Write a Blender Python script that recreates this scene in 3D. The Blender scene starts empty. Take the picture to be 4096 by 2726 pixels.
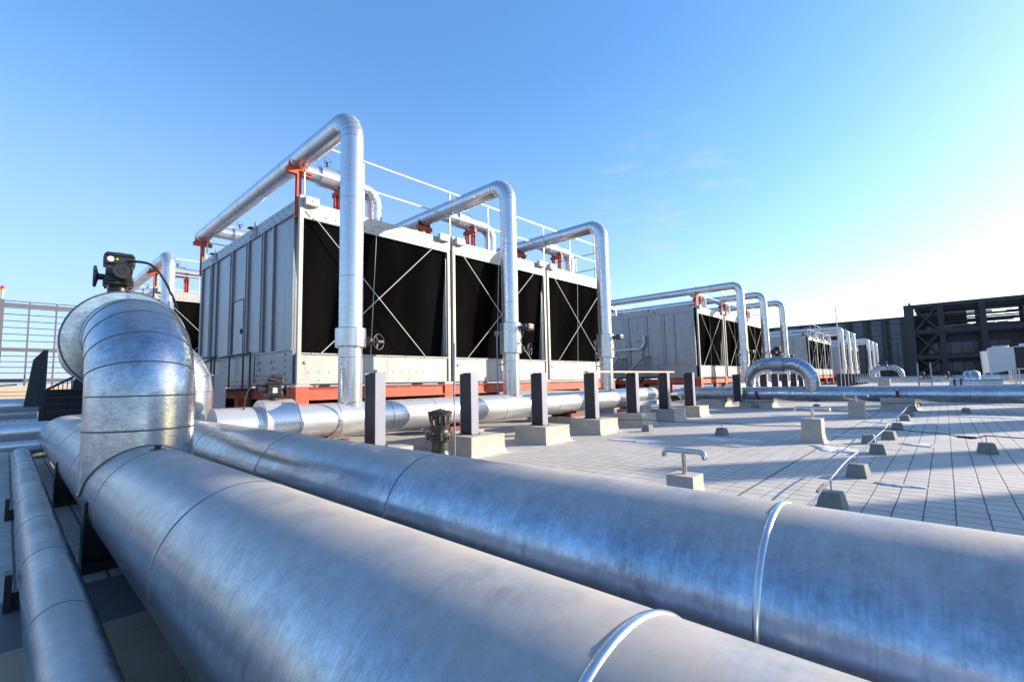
import bpy, bmesh, math, random
from math import sin, cos, pi, radians as R_, sqrt, atan2
from mathutils import Vector as V, Matrix
random.seed(7)
SC = bpy.context.scene
COL = SC.collection
# ------------------------------------------------------------ camera, sky, sun, exposure
EYE = V((0, 0, 1.6))
pit, yaw, rol = R_(5.0186), R_(42.7265), R_(-1.2144)
fw = V((cos(yaw)*cos(pit), sin(yaw)*cos(pit), sin(pit)))
rt = V((sin(yaw), -cos(yaw), 0)); up = rt.cross(fw)
r2 = rt*cos(rol)+up*sin(rol); u2 = -rt*sin(rol)+up*cos(rol)
cam = bpy.data.objects.new('camera', bpy.data.cameras.new('camera')); COL.objects.link(cam)
cam.matrix_world = Matrix(((r2.x, u2.x, -fw.x, EYE.x), (r2.y, u2.y, -fw.y, EYE.y), (r2.z, u2.z, -fw.z, EYE.z), (0, 0, 0, 1)))
cam.data.sensor_width = 36; cam.data.lens = 16.39; cam.data.clip_end = 3000; cam.data.clip_start = 0.05
SC.camera = cam
SUN_EL = R_(19); SX, SY = .788, -.616
w = bpy.data.worlds.new('World'); SC.world = w; w.use_nodes = True
nt = w.node_tree; bg = nt.nodes['Background']
sky = nt.nodes.new('ShaderNodeTexSky'); sky.sky_type = 'NISHITA'; sky.sun_disc = False
sky.sun_elevation = SUN_EL; sky.sun_rotation = atan2(SX, SY)
sky.air_density = 1.0; sky.dust_density = .55; sky.ozone_density = 1.7; sky.altitude = 50
hs = nt.nodes.new('ShaderNodeHueSaturation'); hs.inputs['Saturation'].default_value = 1.36; hs.inputs['Hue'].default_value = .507
nt.links.new(sky.outputs[0], hs.inputs['Color']); gm = nt.nodes.new('ShaderNodeGamma'); gm.inputs[1].default_value = .97; nt.links.new(hs.outputs[0], gm.inputs[0]); 
def wn_(t, op=None, a=None, b=None):
    q = nt.nodes.new('ShaderNode'+t)
    if op: q.operation = op
    for i, x in enumerate((a, b)):
        if x is None: continue
        if isinstance(x, (int, float, tuple)): q.inputs[i].default_value = x
        else: nt.links.new(x, q.inputs[i])
    return q
def wmap(f, a, b, c, d):
    q = wn_('MapRange'); q.interpolation_type = 'SMOOTHSTEP'; nt.links.new(f, q.inputs[0])
    for i, x in enumerate((a, b, c, d)): q.inputs[i+1].default_value = x
    return q.outputs[0]
wtc = nt.nodes.new('ShaderNodeTexCoord'); wd = wtc.outputs['Generated']
sz = wn_('SeparateXYZ'); nt.links.new(wd, sz.inputs[0])
dsun = wn_('VectorMath', 'DOT_PRODUCT', wd, (SX, SY, 0)).outputs['Value']
low = wmap(sz.outputs[2], 0, .6, .85, .16); away = wmap(dsun, -.4, .95, 1, .35)
ff = wn_('Math', 'MULTIPLY', low, away).outputs[0]
mx = nt.nodes.new('ShaderNodeMix'); mx.data_type = 'RGBA'; nt.links.new(ff, mx.inputs[0]); nt.links.new(gm.outputs[0], mx.inputs[6]); mx.inputs[7].default_value = (1.45, 2.05, 3.0, 1)
# faint wisp of cirrus
cd_ = (fw+r2*.33+u2*.32).normalized()
near = wmap(wn_('VectorMath', 'DOT_PRODUCT', wd, tuple(cd_)).outputs['Value'], .985, .999, 0, 1)
cmp_ = nt.nodes.new('ShaderNodeMapping'); cmp_.inputs['Scale'].default_value = (5, 5, 26); nt.links.new(wd, cmp_.inputs[0])
cn = nt.nodes.new('ShaderNodeTexNoise'); cn.inputs['Scale'].default_value = 2.2; cn.inputs['Detail'].default_value = 6; nt.links.new(cmp_.outputs[0], cn.inputs[0])
cf = wn_('Math', 'MULTIPLY', near, wmap(cn.outputs[0], .45, .75, 0, .14)).outputs[0]
mx2 = nt.nodes.new('ShaderNodeMix'); mx2.data_type = 'RGBA'; nt.links.new(cf, mx2.inputs[0]); nt.links.new(mx.outputs[2], mx2.inputs[6]); mx2.inputs[7].default_value = (3.0, 2.7, 2.8, 1)
nt.links.new(mx2.outputs[2], bg.inputs[0]); bg.inputs[1].default_value = 0.15
sl = bpy.data.lights.new('sun', 'SUN'); sl.energy = 4.5; sl.angle = R_(.53); sl.color = (1, .87, .70)
so = bpy.data.objects.new('sun', sl); COL.objects.link(so)
so.rotation_euler = V((-SX*cos(SUN_EL), -SY*cos(SUN_EL), -sin(SUN_EL))).to_track_quat('-Z', 'Y').to_euler()
SC.view_settings.view_transform = 'Standard'; SC.view_settings.look = 'None'; SC.view_settings.exposure = 1.25; SC.view_settings.gamma = 1
SC.render.resolution_x = 1024; SC.render.resolution_y = 681

# ------------------------------------------------------------ materials
def newmat(name):
    m = bpy.data.materials.new(name); m.use_nodes = True; n = m.node_tree
    return m, n, n.nodes['Principled BSDF']
def N(n, t, **kw):
    a = n.nodes.new('ShaderNode'+t)
    for k, v in kw.items():
        if hasattr(a, k): setattr(a, k, v)
        else: a.inputs[k.replace('_', ' ')].default_value = v
    return a
def L(n, a, b): n.links.new(a, b)
def math_(n, op, a, b=None, c=None):
    m = n.nodes.new('ShaderNodeMath'); m.operation = op
    for i, x in enumerate((a, b, c)):
        if x is None: continue
        if isinstance(x, (int, float)): m.inputs[i].default_value = x
        else: L(n, x, m.inputs[i])
    return m.outputs[0]
def noise(n, co, scale, detail=3, mp=None, rough=.5):
    t = N(n, 'TexNoise'); t.inputs['Scale'].default_value = scale; t.inputs['Detail'].default_value = detail; t.inputs['Roughness'].default_value = rough
    if mp:
        m = n.nodes.new('ShaderNodeMapping'); m.inputs['Scale'].default_value = mp; L(n, co, m.inputs['Vector']); co = m.outputs[0]
    L(n, co, t.inputs['Vector']); return t.outputs['Fac']
def ramp(n, f, a, b, ca, cb):
    r = n.nodes.new('ShaderNodeValToRGB'); r.color_ramp.elements[0].position = a; r.color_ramp.elements[1].position = b
    r.color_ramp.elements[0].color = (*ca, 1); r.color_ramp.elements[1].color = (*cb, 1); L(n, f, r.inputs[0]); return r.outputs[0]
def mapr(n, f, a, b, c, d):
    r = n.nodes.new('ShaderNodeMapRange'); L(n, f, r.inputs[0])
    for i, x in enumerate((a, b, c, d)): r.inputs[i+1].default_value = x
    return r.outputs[0]
def mixc(n, f, a, b):
    m = n.nodes.new('ShaderNodeMix'); m.data_type = 'RGBA'
    if isinstance(f, (int, float)): m.inputs[0].default_value = f
    else: L(n, f, m.inputs[0])
    for i, x in ((6, a), (7, b)):
        if isinstance(x, tuple): m.inputs[i].default_value = (*x, 1)
        else: L(n, x, m.inputs[i])
    return m.outputs[2]
def bump(n, p, h, st, dist=.01):
    b = n.nodes.new('ShaderNodeBump'); b.inputs['Strength'].default_value = st; b.inputs['Distance'].default_value = dist
    L(n, h, b.inputs['Height']); L(n, b.outputs[0], p.inputs['Normal'])
def galv(name, mp, c0=(.5, .53, .56), c1=(.72, .75, .78), r0=.2, r1=.42, dust=.0, st=.25, blot=3, scuff=.45, met=.88, mott=0.):
    m, n, p = newmat(name); co = N(n, 'TexCoord').outputs['Object']
    streak = noise(n, co, 1, 4, mp, .65); big = noise(n, co, blot, 4, None, .6); sp = noise(n, co, 45, 2)
    scr = noise(n, co, 2.2, 5, None, .7)
    f = math_(n, 'ADD', math_(n, 'MULTIPLY', streak, .45), math_(n, 'ADD', math_(n, 'MULTIPLY', big, .4), math_(n, 'MULTIPLY', sp, .15)))
    if mott:
        mo_ = noise(n, co, 9, 8, None, .82); lo = noise(n, co, .9, 3, None, .5)
        f = math_(n, 'ADD', math_(n, 'MULTIPLY', f, .35), math_(n, 'ADD', math_(n, 'MULTIPLY', mo_, .45), math_(n, 'MULTIPLY', lo, .2)))
        sk = noise(n, co, 1, 6, tuple(q*.35 for q in mp), .8)
    col = ramp(n, f, .38 if mott else .36, .60 if mott else .64, c0, c1)
    if mott: col = mixc(n, mapr(n, sk, .58, .75, 0, .3), col, tuple(x*.6 for x in c0))
    # darker rubbed scuffs
    sc = mapr(n, scr, .56, .70, 0, scuff); col = mixc(n, sc, col, tuple(x*.55 for x in c0))
    p.inputs['Metallic'].default_value = met
    rr = mapr(n, f, .35, .65, r1, r0)
    if dust:
        g = N(n, 'NewGeometry'); sx = n.nodes.new('ShaderNodeSeparateXYZ'); L(n, g.outputs['Normal'], sx.inputs[0])
        d = mapr(n, sx.outputs[2], .56, .95, 0, 1); dn = mapr(n, math_(n, 'ADD', math_(n, 'MULTIPLY', big, .5), math_(n, 'MULTIPLY', noise(n, co, 1.6, 7, None, .75), .5)), .4, .58, .62, 1.0)
        d = math_(n, 'MULTIPLY', math_(n, 'MULTIPLY', d, dn), dust)
        col = mixc(n, d, col, (.41, .345, .28)); L(n, mapr(n, d, 0, 1, met, 0), p.inputs['Metallic'])
        rr = math_(n, 'MAXIMUM', rr, math_(n, 'MULTIPLY', d, .8))
    L(n, col, p.inputs['Base Color']); L(n, rr, p.inputs['Roughness'])
    if st: bump(n, p, math_(n, 'ADD', math_(n, 'MULTIPLY', streak, .5), math_(n, 'MULTIPLY', big, 2.0 if mott else 1.0)), st, .012)
    return m
GY = galv('galvanised_along_y', (5, 80, 5), (.20, .23, .27), (.60, .66, .73), .15, .3, dust=.84, st=.07, mott=1.)
GX = galv('galvanised_along_x', (60, 4, 4), (.56, .575, .58), (.70, .71, .715), dust=.4, r0=.25, r1=.36, met=.72, st=0, blot=1.2, scuff=.0)
GZ = galv('galvanised_upright', (5, 5, 50), (.52, .54, .57), (.68, .70, .73), .22, .3, dust=.3, met=.8, st=0, blot=1.2, scuff=.0)
GR = galv('galvanised_riser', (6, 6, 60), (.24, .265, .30), (.62, .67, .72), .17, .34, dust=.75, st=.08, mott=1.)
STAIN = galv('stainless', (30, 30, 30), (.5, .48, .45), (.75, .73, .7), .15, .3, st=.08)
def plain(name, c, rough=.5, metal=0, var=.12, sc=6, st=0., spec=.5, run=0.):
    m, n, p = newmat(name); co = N(n, 'TexCoord').outputs['Object']
    a = noise(n, co, sc, 4, None, .6); b = noise(n, co, sc*9, 2)
    f = math_(n, 'ADD', math_(n, 'MULTIPLY', a, .7), math_(n, 'MULTIPLY', b, .3))
    col = ramp(n, f, .35, .65, tuple(x*(1-var) for x in c), tuple(min(1, x*(1+var)) for x in c))
    if run:
        rn = noise(n, co, 1, 5, (7, 7, .45), .7); col = mixc(n, mapr(n, rn, .52, .70, 0, run), col, (c[0]*.5, c[1]*.44, c[2]*.38))
    L(n, col, p.inputs['Base Color']); p.inputs['Roughness'].default_value = rough; p.inputs['Metallic'].default_value = metal
    p.inputs['Specular IOR Level'].default_value = spec
    if st: bump(n, p, f, st, .01)
    return m
SEAM = plain('seam_metal', (.16, .17, .18), .4, .8)
BEAD = plain('bead_metal', (.62, .63, .64), .3, 1)
WHITE = plain('white_steel', (.50, .50, .50), .4, 0, .06)
PANEL = plain('coated_sheet', (.28, .30, .325), .32, .3, .10, 2.5, run=.45)
CREAM = plain('cream_sheet', (.37, .37, .35), .45, .1, .08, 2, run=.5)
BOLT = plain('bolt_steel', (.05, .052, .06), .5, .5)
FRAMEG = plain('screen_grey', (.11, .105, .12), .5, 0, .1, 4)
RED = plain('red_oxide', (.47, .07, .03), .6, 0, .34, 2.2, .1, run=.5)
NAVY = plain('navy_steel', (.016, .017, .026), .5, 0, .15, 4)
POST_LIT = plain('lit_post_steel', (.25, .26, .31), .4, 0, .08, 5)  # sunlit tone of the post steel, used on the flanges
BLACK = plain('black_plastic', (.018, .018, .019), .38, 0, .3, 12)
CAST = plain('cast_iron', (.045, .043, .04), .42, .4, .5, 9, .2)
DRED = plain('dark_red_primer', (.16, .025, .018), .6, 0, .2, 6)
RUST = plain('rusty_iron', (.25, .13, .07), .8, 0, .5, 12, .3)
WOOD = plain('pine_board', (.62, .42, .24), .6, 0, .2, 14, .1)
COPPER = plain('copper_sleeve', (.7, .3, .12), .4, .6)
RUBBER = plain('rubber', (.02, .02, .02), .6)
CABLEW = plain('bright_strip', (.6, .6, .6), .3, .7)
LABELW = plain('label_white', (.85, .85, .83), .5, 0, .04)
YEL = plain('label_yellow', (.9, .65, .02), .5, 0, .04)
LAMPR = plain('lamp_red', (.75, .02, .04), .3)
SNOW = plain('snow', (.54, .555, .58), .8, 0, .05, 10, .3)
DARKB = plain('dark_cladding', (.014, .015, .022), .4, 0, .2, 1)
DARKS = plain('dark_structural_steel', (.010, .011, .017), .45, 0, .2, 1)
GLASSG = plain('window_glass', (.05, .062, .085), .15, .3, .2, .5)
ACW = plain('enamelled_white', (.62, .63, .65), .4, 0, .04)
WALLC = plain('cream_render', (.36, .29, .21), .8, 0, .05, .3)
def concrete(name, c, sc=4, fine=60):
    m, n, p = newmat(name); co = N(n, 'TexCoord').outputs['Object']
    a = noise(n, co, sc, 6, None, .65); b = noise(n, co, fine, 3); pit_ = noise(n, co, fine*2.2, 1)
    col = ramp(n, a, .3, .7, tuple(x*.78 for x in c), tuple(x*1.14 for x in c))
    col = mixc(n, mapr(n, b, .3, .7, 0, .25), col, tuple(x*.6 for x in c))
    col = mixc(n, mapr(n, pit_, .70, .75, 0, .5), col, tuple(x*.35 for x in c))
    L(n, col, p.inputs['Base Color']); p.inputs['Roughness'].default_value = .85
    bump(n, p, math_(n, 'ADD', a, math_(n, 'MULTIPLY', b, .5)), .35, .01); return m
CONC = concrete('pedestal_concrete', (.44, .40, .345), 3)
CONCD = concrete('block_concrete', (.21, .21, .20), 12, 90)
# black honeycomb fill
def fillmat():
    m, n, p = newmat('honeycomb_fill'); co = N(n, 'TexCoord').outputs['Object']
    mp = n.nodes.new('ShaderNodeMapping'); mp.inputs['Rotation'].default_value = (R_(90), 0, 0); L(n, co, mp.inputs[0])
    b = N(n, 'TexBrick'); b.offset = .5; b.inputs['Scale'].default_value = 1; b.inputs['Brick Width'].default_value = .08; b.inputs['Row Height'].default_value = .056
    b.inputs['Mortar Size'].default_value = .006; b.inputs['Mortar Smooth'].default_value = .3
    b.inputs['Color1'].default_value = (.0003, .0003, .0003, 1); b.inputs['Color2'].default_value = (.0006, .0006, .0006, 1); b.inputs['Mortar'].default_value = (.018, .017, .016, 1)
    L(n, mp.outputs[0], b.inputs['Vector'])
    big = noise(n, co, .9, 2, (1, 1, .2))
    c = mixc(n, mapr(n, big, .4, .6, 0, .55), b.outputs['Color'], (.0004, .0004, .0004)); L(n, c, p.inputs['Base Color'])
    p.inputs['Roughness'].default_value = .6; p.inputs['Specular IOR Level'].default_value = .0; return m
FILL = fillmat()
def roofmat():
    m, n, p = newmat('roof_paving'); co = N(n, 'TexCoord').outputs['Object']
    wob = N(n, 'TexNoise'); wob.inputs['Scale'].default_value = 3.; wob.inputs['Detail'].default_value = 4; L(n, co, wob.inputs['Vector'])
    s = n.nodes.new('ShaderNodeSeparateXYZ'); L(n, co, s.inputs[0]); x, y = s.outputs[0], s.outputs[1]
    wv = math_(n, 'MULTIPLY', math_(n, 'SUBTRACT', wob.outputs['Fac'], .5), .015)
    def groove(u, pitch, off, hw):
        d = math_(n, 'ABSOLUTE', math_(n, 'SUBTRACT', math_(n, 'FRACT', math_(n, 'DIVIDE', math_(n, 'SUBTRACT', math_(n, 'ADD', u, wv), off), pitch)), .5))
        d = math_(n, 'MULTIPLY', math_(n, 'SUBTRACT', .5, d), pitch)     # distance to groove
        q = n.nodes.new('ShaderNodeMapRange'); q.interpolation_type = 'SMOOTHSTEP'; L(n, d, q.inputs[0])
        if isinstance(hw, float): q.inputs[2].default_value = hw*1.5; q.inputs[1].default_value = hw*.55
        else: L(n, hw, q.inputs[2]); L(n, math_(n, 'MULTIPLY', hw, .4), q.inputs[1])
        q.inputs[3].default_value = 1; q.inputs[4].default_value = 0; return q.outputs[0]
    gx = groove(x, .2775, 7.07, .010)
    hw = math_(n, 'ADD', mapr(n, y, .7, 1.1, .0115, .0062), math_(n, 'MULTIPLY', math_(n, 'SUBTRACT', noise(n, co, 9, 4, None, .7), .5), .008))
    gy = groove(y, .27, .03, hw)
    thick = mapr(n, math_(n, 'ABSOLUTE', math_(n, 'SUBTRACT', math_(n, 'ADD', y, wv), 2.19)), .014, .026, 1, 0)
    a = noise(n, co, .35, 5, None, .6); b = noise(n, co, 2.3, 6, None, .7); c = noise(n, co, 55, 3)
    cx = math_(n, 'FLOOR', math_(n, 'DIVIDE', math_(n, 'SUBTRACT', x, 7.07), .2775)); cy = math_(n, 'FLOOR', math_(n, 'DIVIDE', math_(n, 'SUBTRACT', y, .03), .27))
    cb = n.nodes.new('ShaderNodeCombineXYZ'); L(n, cx, cb.inputs[0]); L(n, cy, cb.inputs[1])
    wn = n.nodes.new('ShaderNodeTexWhiteNoise'); wn.noise_dimensions = '2D'; L(n, cb.outputs[0], wn.inputs['Vector'])
    base = ramp(n, math_(n, 'ADD', math_(n, 'MULTIPLY', a, .5), math_(n, 'MULTIPLY', b, .5)), .32, .66, (.35, .325, .29), (.56, .52, .465))
    base = mixc(n, mapr(n, wn.outputs['Value'], 0, 1, 0, .16), base, (.22, .22, .225))
    base = mixc(n, mapr(n, c, .62, .8, 0, .4), base, (.16, .15, .14))
    # pale dried residue and darker stains
    base = mixc(n, mapr(n, noise(n, co, .8, 6, (1, 1.6, 1), .7), .60, .64, 0, .42), base, (.56, .56, .57))
    base = mixc(n, mapr(n, noise(n, co, 1.7, 5, None, .75), .64, .72, 0, .35), base, (.19, .17, .15))
    # untiled near strip by the pipes
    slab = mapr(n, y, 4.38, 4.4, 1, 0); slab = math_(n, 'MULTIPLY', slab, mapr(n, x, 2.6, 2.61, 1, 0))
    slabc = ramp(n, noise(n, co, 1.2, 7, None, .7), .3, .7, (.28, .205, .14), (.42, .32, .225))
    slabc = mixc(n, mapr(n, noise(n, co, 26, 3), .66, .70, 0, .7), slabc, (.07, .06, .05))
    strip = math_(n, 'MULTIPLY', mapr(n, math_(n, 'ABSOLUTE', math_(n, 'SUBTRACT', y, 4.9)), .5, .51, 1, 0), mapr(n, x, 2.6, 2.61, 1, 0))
    g = math_(n, 'MAXIMUM', math_(n, 'MAXIMUM', math_(n, 'MULTIPLY', gx, .9), math_(n, 'MULTIPLY', gy, .9)), math_(n, 'MULTIPLY', thick, .8))
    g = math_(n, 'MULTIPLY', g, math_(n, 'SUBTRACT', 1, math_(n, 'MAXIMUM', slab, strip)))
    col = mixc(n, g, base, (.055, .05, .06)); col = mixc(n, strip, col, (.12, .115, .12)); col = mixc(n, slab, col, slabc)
    L(n, col, p.inputs['Base Color']); p.inputs['Roughness'].default_value = .75
    bump(n, p, math_(n, 'SUBTRACT', math_(n, 'MULTIPLY', b, .5), math_(n, 'MULTIPLY', g, .8)), .5, .01); return m
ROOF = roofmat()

# ------------------------------------------------------------ mesh helpers
ORG = V((0, 0, 0))
class MB:
    def __init__(s): s.v = []; s.f = []; s.m = []; s.s = []
    def add(s, vs, fs, m=0, sm=False):
        o = len(s.v); s.v += [V(v) for v in vs]; s.f += [tuple(i+o for i in f) for f in fs]; s.m += [m]*len(fs); s.s += [sm]*len(fs); return s
    def box(s, x0, x1, y0, y1, z0, z1, m=0):
        return s.add([(x0, y0, z0), (x1, y0, z0), (x1, y1, z0), (x0, y1, z0), (x0, y0, z1), (x1, y0, z1), (x1, y1, z1), (x0, y1, z1)],
                     [(0, 3, 2, 1), (4, 5, 6, 7), (0, 1, 5, 4), (1, 2, 6, 5), (2, 3, 7, 6), (3, 0, 4, 7)], m)
    def hexa(s, b, t, m=0):
        return s.add(list(b)+list(t), [(0, 3, 2, 1), (4, 5, 6, 7), (0, 1, 5, 4), (1, 2, 6, 5), (2, 3, 7, 6), (3, 0, 4, 7)], m)
    def bar(s, p0, p1, a, b, m=0, upv=V((0, 0, 1))):
        p0, p1 = V(p0), V(p1); d = (p1-p0).normalized()
        if abs(d.dot(upv)) > .98: upv = V((0, 1, 0))
        x = d.cross(upv).normalized()*a/2; y = x.cross(d).normalized()*b/2
        return s.hexa([p0-x-y, p0+x-y, p0+x+y, p0-x+y], [p1-x-y, p1+x-y, p1+x+y, p1-x+y], m)
    def tube(s, pts, r, seg=12, m=0, caps=True, sm=True):
        pts = [V(p) for p in pts]; n = len(pts); rs = r if isinstance(r, (list, tuple)) else [r]*n
        T = [(pts[min(i+1, n-1)]-pts[max(i-1, 0)]).normalized() for i in range(n)]
        u = V((0, 0, 1)) if abs(T[0].z) < .9 else V((0, 1, 0))
        u = (u-T[0]*u.dot(T[0])).normalized(); vs = []
        for i in range(n):
            if i: u = (T[i-1].rotation_difference(T[i]) @ u); u = (u-T[i]*u.dot(T[i])).normalized()
            w_ = T[i].cross(u)
            k = 1.0
            for j in range(seg):
                a = 2*pi*j/seg; vs.append(pts[i]+(u*cos(a)+w_*sin(a))*rs[i]*k)
        fs = [(i*seg+j, i*seg+(j+1) % seg, (i+1)*seg+(j+1) % seg, (i+1)*seg+j) for i in range(n-1) for j in range(seg)]
        s.add(vs, fs, m, sm)
        if caps: s.add(vs[:seg], [tuple(range(seg))[::-1]], m); s.add(vs[-seg:], [tuple(range(seg))], m)
        return s
    def ring(s, c, ax, r, w_, t, seg=40, m=0):
        c, ax = V(c), V(ax).normalized(); u = ax.orthogonal().normalized(); q = ax.cross(u); vs = []
        prof = [(-.5, -.3), (-.38, .6), (0, 1), (.38, .6), (.5, -.3)]
        for j in range(seg):
            a = 2*pi*j/seg
            for (h, e) in prof: vs.append(c+ax*h*w_+(u*cos(a)+q*sin(a))*(r+t*e))
        k = len(prof)
        return s.add(vs, [(j*k+i, j*k+i+1, ((j+1) % seg)*k+i+1, ((j+1) % seg)*k+i) for j in range(seg) for i in range(k-1)], m, True)
    def lathe(s, c, prof, seg=24, m=0, ax=(0, 0, 1), sm=True):
        c, ax = V(c), V(ax).normalized(); u = ax.orthogonal().normalized(); q = ax.cross(u); vs = []
        for (r, h) in prof:
            for j in range(seg):
                a = 2*pi*j/seg; vs.append(c+ax*h+(u*cos(a)+q*sin(a))*r)
        n = len(prof)
        runs = []; cur = [0, 1]
        for i in range(1, n-1):
            a = V((prof[i][0]-prof[i-1][0], prof[i][1]-prof[i-1][1])); b = V((prof[i+1][0]-prof[i][0], prof[i+1][1]-prof[i][1]))
            if a.length > 1e-6 and b.length > 1e-6 and a.angle(b) < .45: cur.append(i+1)
            else: runs.append(cur); cur = [i, i+1]
        runs.append(cur)
        for q_ in runs:
            vv = [v for i in q_ for v in vs[i*seg:(i+1)*seg]]
            s.add(vv, [(i*seg+j, i*seg+(j+1) % seg, (i+1)*seg+(j+1) % seg, (i+1)*seg+j) for i in range(len(q_)-1) for j in range(seg)], m, True)
        if prof[0][0] > 1e-4: s.add(vs[:seg], [tuple(range(seg))[::-1]], m)
        if prof[-1][0] > 1e-4: s.add(vs[-seg:], [tuple(range(seg))], m)
        return s
    def torus(s, c, ax, r, t, seg=28, k=8, m=0):
        c, ax = V(c), V(ax).normalized(); u = ax.orthogonal().normalized(); q = ax.cross(u); vs = []
        for j in range(seg):
            a = 2*pi*j/seg; d = u*cos(a)+q*sin(a)
            for i in range(k): b = 2*pi*i/k; vs.append(c+d*(r+t*cos(b))+ax*t*sin(b))
        return s.add(vs, [(j*k+i, ((j+1) % seg)*k+i, ((j+1) % seg)*k+(i+1) % k, j*k+(i+1) % k) for j in range(seg) for i in range(k)], m, True)
    def poly(s, pts, off, m=0):
        n = len(pts); off = V(off); a = [V(p) for p in pts]; b = [p+off for p in a]
        return s.add(a+b, [tuple(range(n))[::-1], tuple(range(n, 2*n))]+[(i, (i+1) % n, (i+1) % n+n, i+n) for i in range(n)], m)
    def mesh(s, name, mats, bev=0):
        me = bpy.data.meshes.new(name); me.from_pydata([v-ORG for v in s.v], [], s.f)
        for m in (mats if isinstance(mats, (list, tuple)) else [mats]): me.materials.append(m)
        me.polygons.foreach_set('material_index', s.m); me.polygons.foreach_set('use_smooth', s.s)
        bm = bmesh.new(); bm.from_mesh(me)
        bmesh.ops.recalc_face_normals(bm, faces=bm.faces)
        if bev: bmesh.ops.bevel(bm, geom=[e for e in bm.edges if len(e.link_faces) == 2 and e.calc_face_angle(0) > .7], offset=bev, segments=2, affect='EDGES', profile=.6)
        bm.to_mesh(me); bm.free(); me.update(); return me
    def build(s, name, mats, parent=None, bev=0, label=None):
        o = bpy.data.objects.new(name, s.mesh(name, mats, bev)); COL.objects.link(o)
        if parent: o.parent = parent
        else: o.location = ORG
        if label: o['label'] = label
        return o
def org(x=0, y=0, z=0):
    global ORG; ORG = V((x, y, z))
def tag(o, label, cat, group=None, kind=None):
    if label: o['label'] = label
    if cat: o['category'] = cat
    if group: o['group'] = group
    if kind: o['kind'] = kind
    return o
def thing(name, loc, label, cat, group=None):
    org(*loc); o = bpy.data.objects.new(name, None); o.empty_display_size = .2; COL.objects.link(o); o.location = ORG
    return tag(o, label, cat, group)
KIDS = {}
def copy_tree(o, parent=None):
    c = o.copy(); COL.objects.link(c)
    if parent: c.parent = parent
    for ch in [x for x in ALLK(o)]: copy_tree(ch, c)
    return c
def ALLK(o): return [x for x in list(COL.objects) if x.parent == o]
def dup(o, dx, dy=0, dz=0, label=None, cat=None, group=None):
    c = copy_tree(o); c.location = o.location+V((dx, dy, dz))
    if label: c['label'] = label
    if group: c['group'] = group
    return c
def rounded(pts, br, n=7):
    pts = [V(p) for p in pts]; out = [pts[0]]; seams = []
    for i in range(1, len(pts)-1):
        a, b, c = pts[i-1], pts[i], pts[i+1]; d0 = (a-b).normalized(); d1 = (c-b).normalized()
        ang = d0.angle(d1); t = br/math.tan(ang/2); p0 = b+d0*t; bis = (d0+d1).normalized(); ce = b+bis*(br/sin(ang/2))
        v0 = p0-ce; ax = v0.cross((b+d1*t)-ce).normalized(); tot = pi-ang
        for k in range(n+1):
            q = Matrix.Rotation(tot*k/n, 3, ax) @ v0; out.append(ce+q); seams.append((ce+q, ax.cross(q).normalized()))
    out.append(pts[-1]); return out, seams
def pipe(pts, R, br=None, seg=32, sp=2.0, n=7, sw=.012, st=.004, off=.6, caps=True, skip=0):
    """pipe jacket with rolled seams; material 0 jacket, 1 seam"""
    mb = MB(); ctrl = [V(p) for p in pts]
    path, seams = rounded(ctrl, br or R*1.8, n) if len(pts) > 2 else (ctrl, [])
    mb.tube(path, R, seg, 0, caps)
    for c, a in seams: mb.ring(c, a, R, sw, st, seg, 1)
    if sp:
        for i in range(len(path)-1):
            a, b = path[i], path[i+1]; ln = (b-a).length
            if ln < sp: continue
            d = (b-a)/ln; t = off
            while t < ln-.2: mb.ring(a+d*t, d, R, sw, st, seg, 1); t += sp
    return mb

# ------------------------------------------------------------ roof
org(); rb = MB(); rb.add([(-500, -500, 0), (900, -500, 0), (900, 900, 0), (-500, 900, 0)], [(0, 1, 2, 3)])
tag(rb.build('roof_deck', ROOF), 'pale paved flat roof with thin grooves', 'roof', kind='structure')

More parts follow.
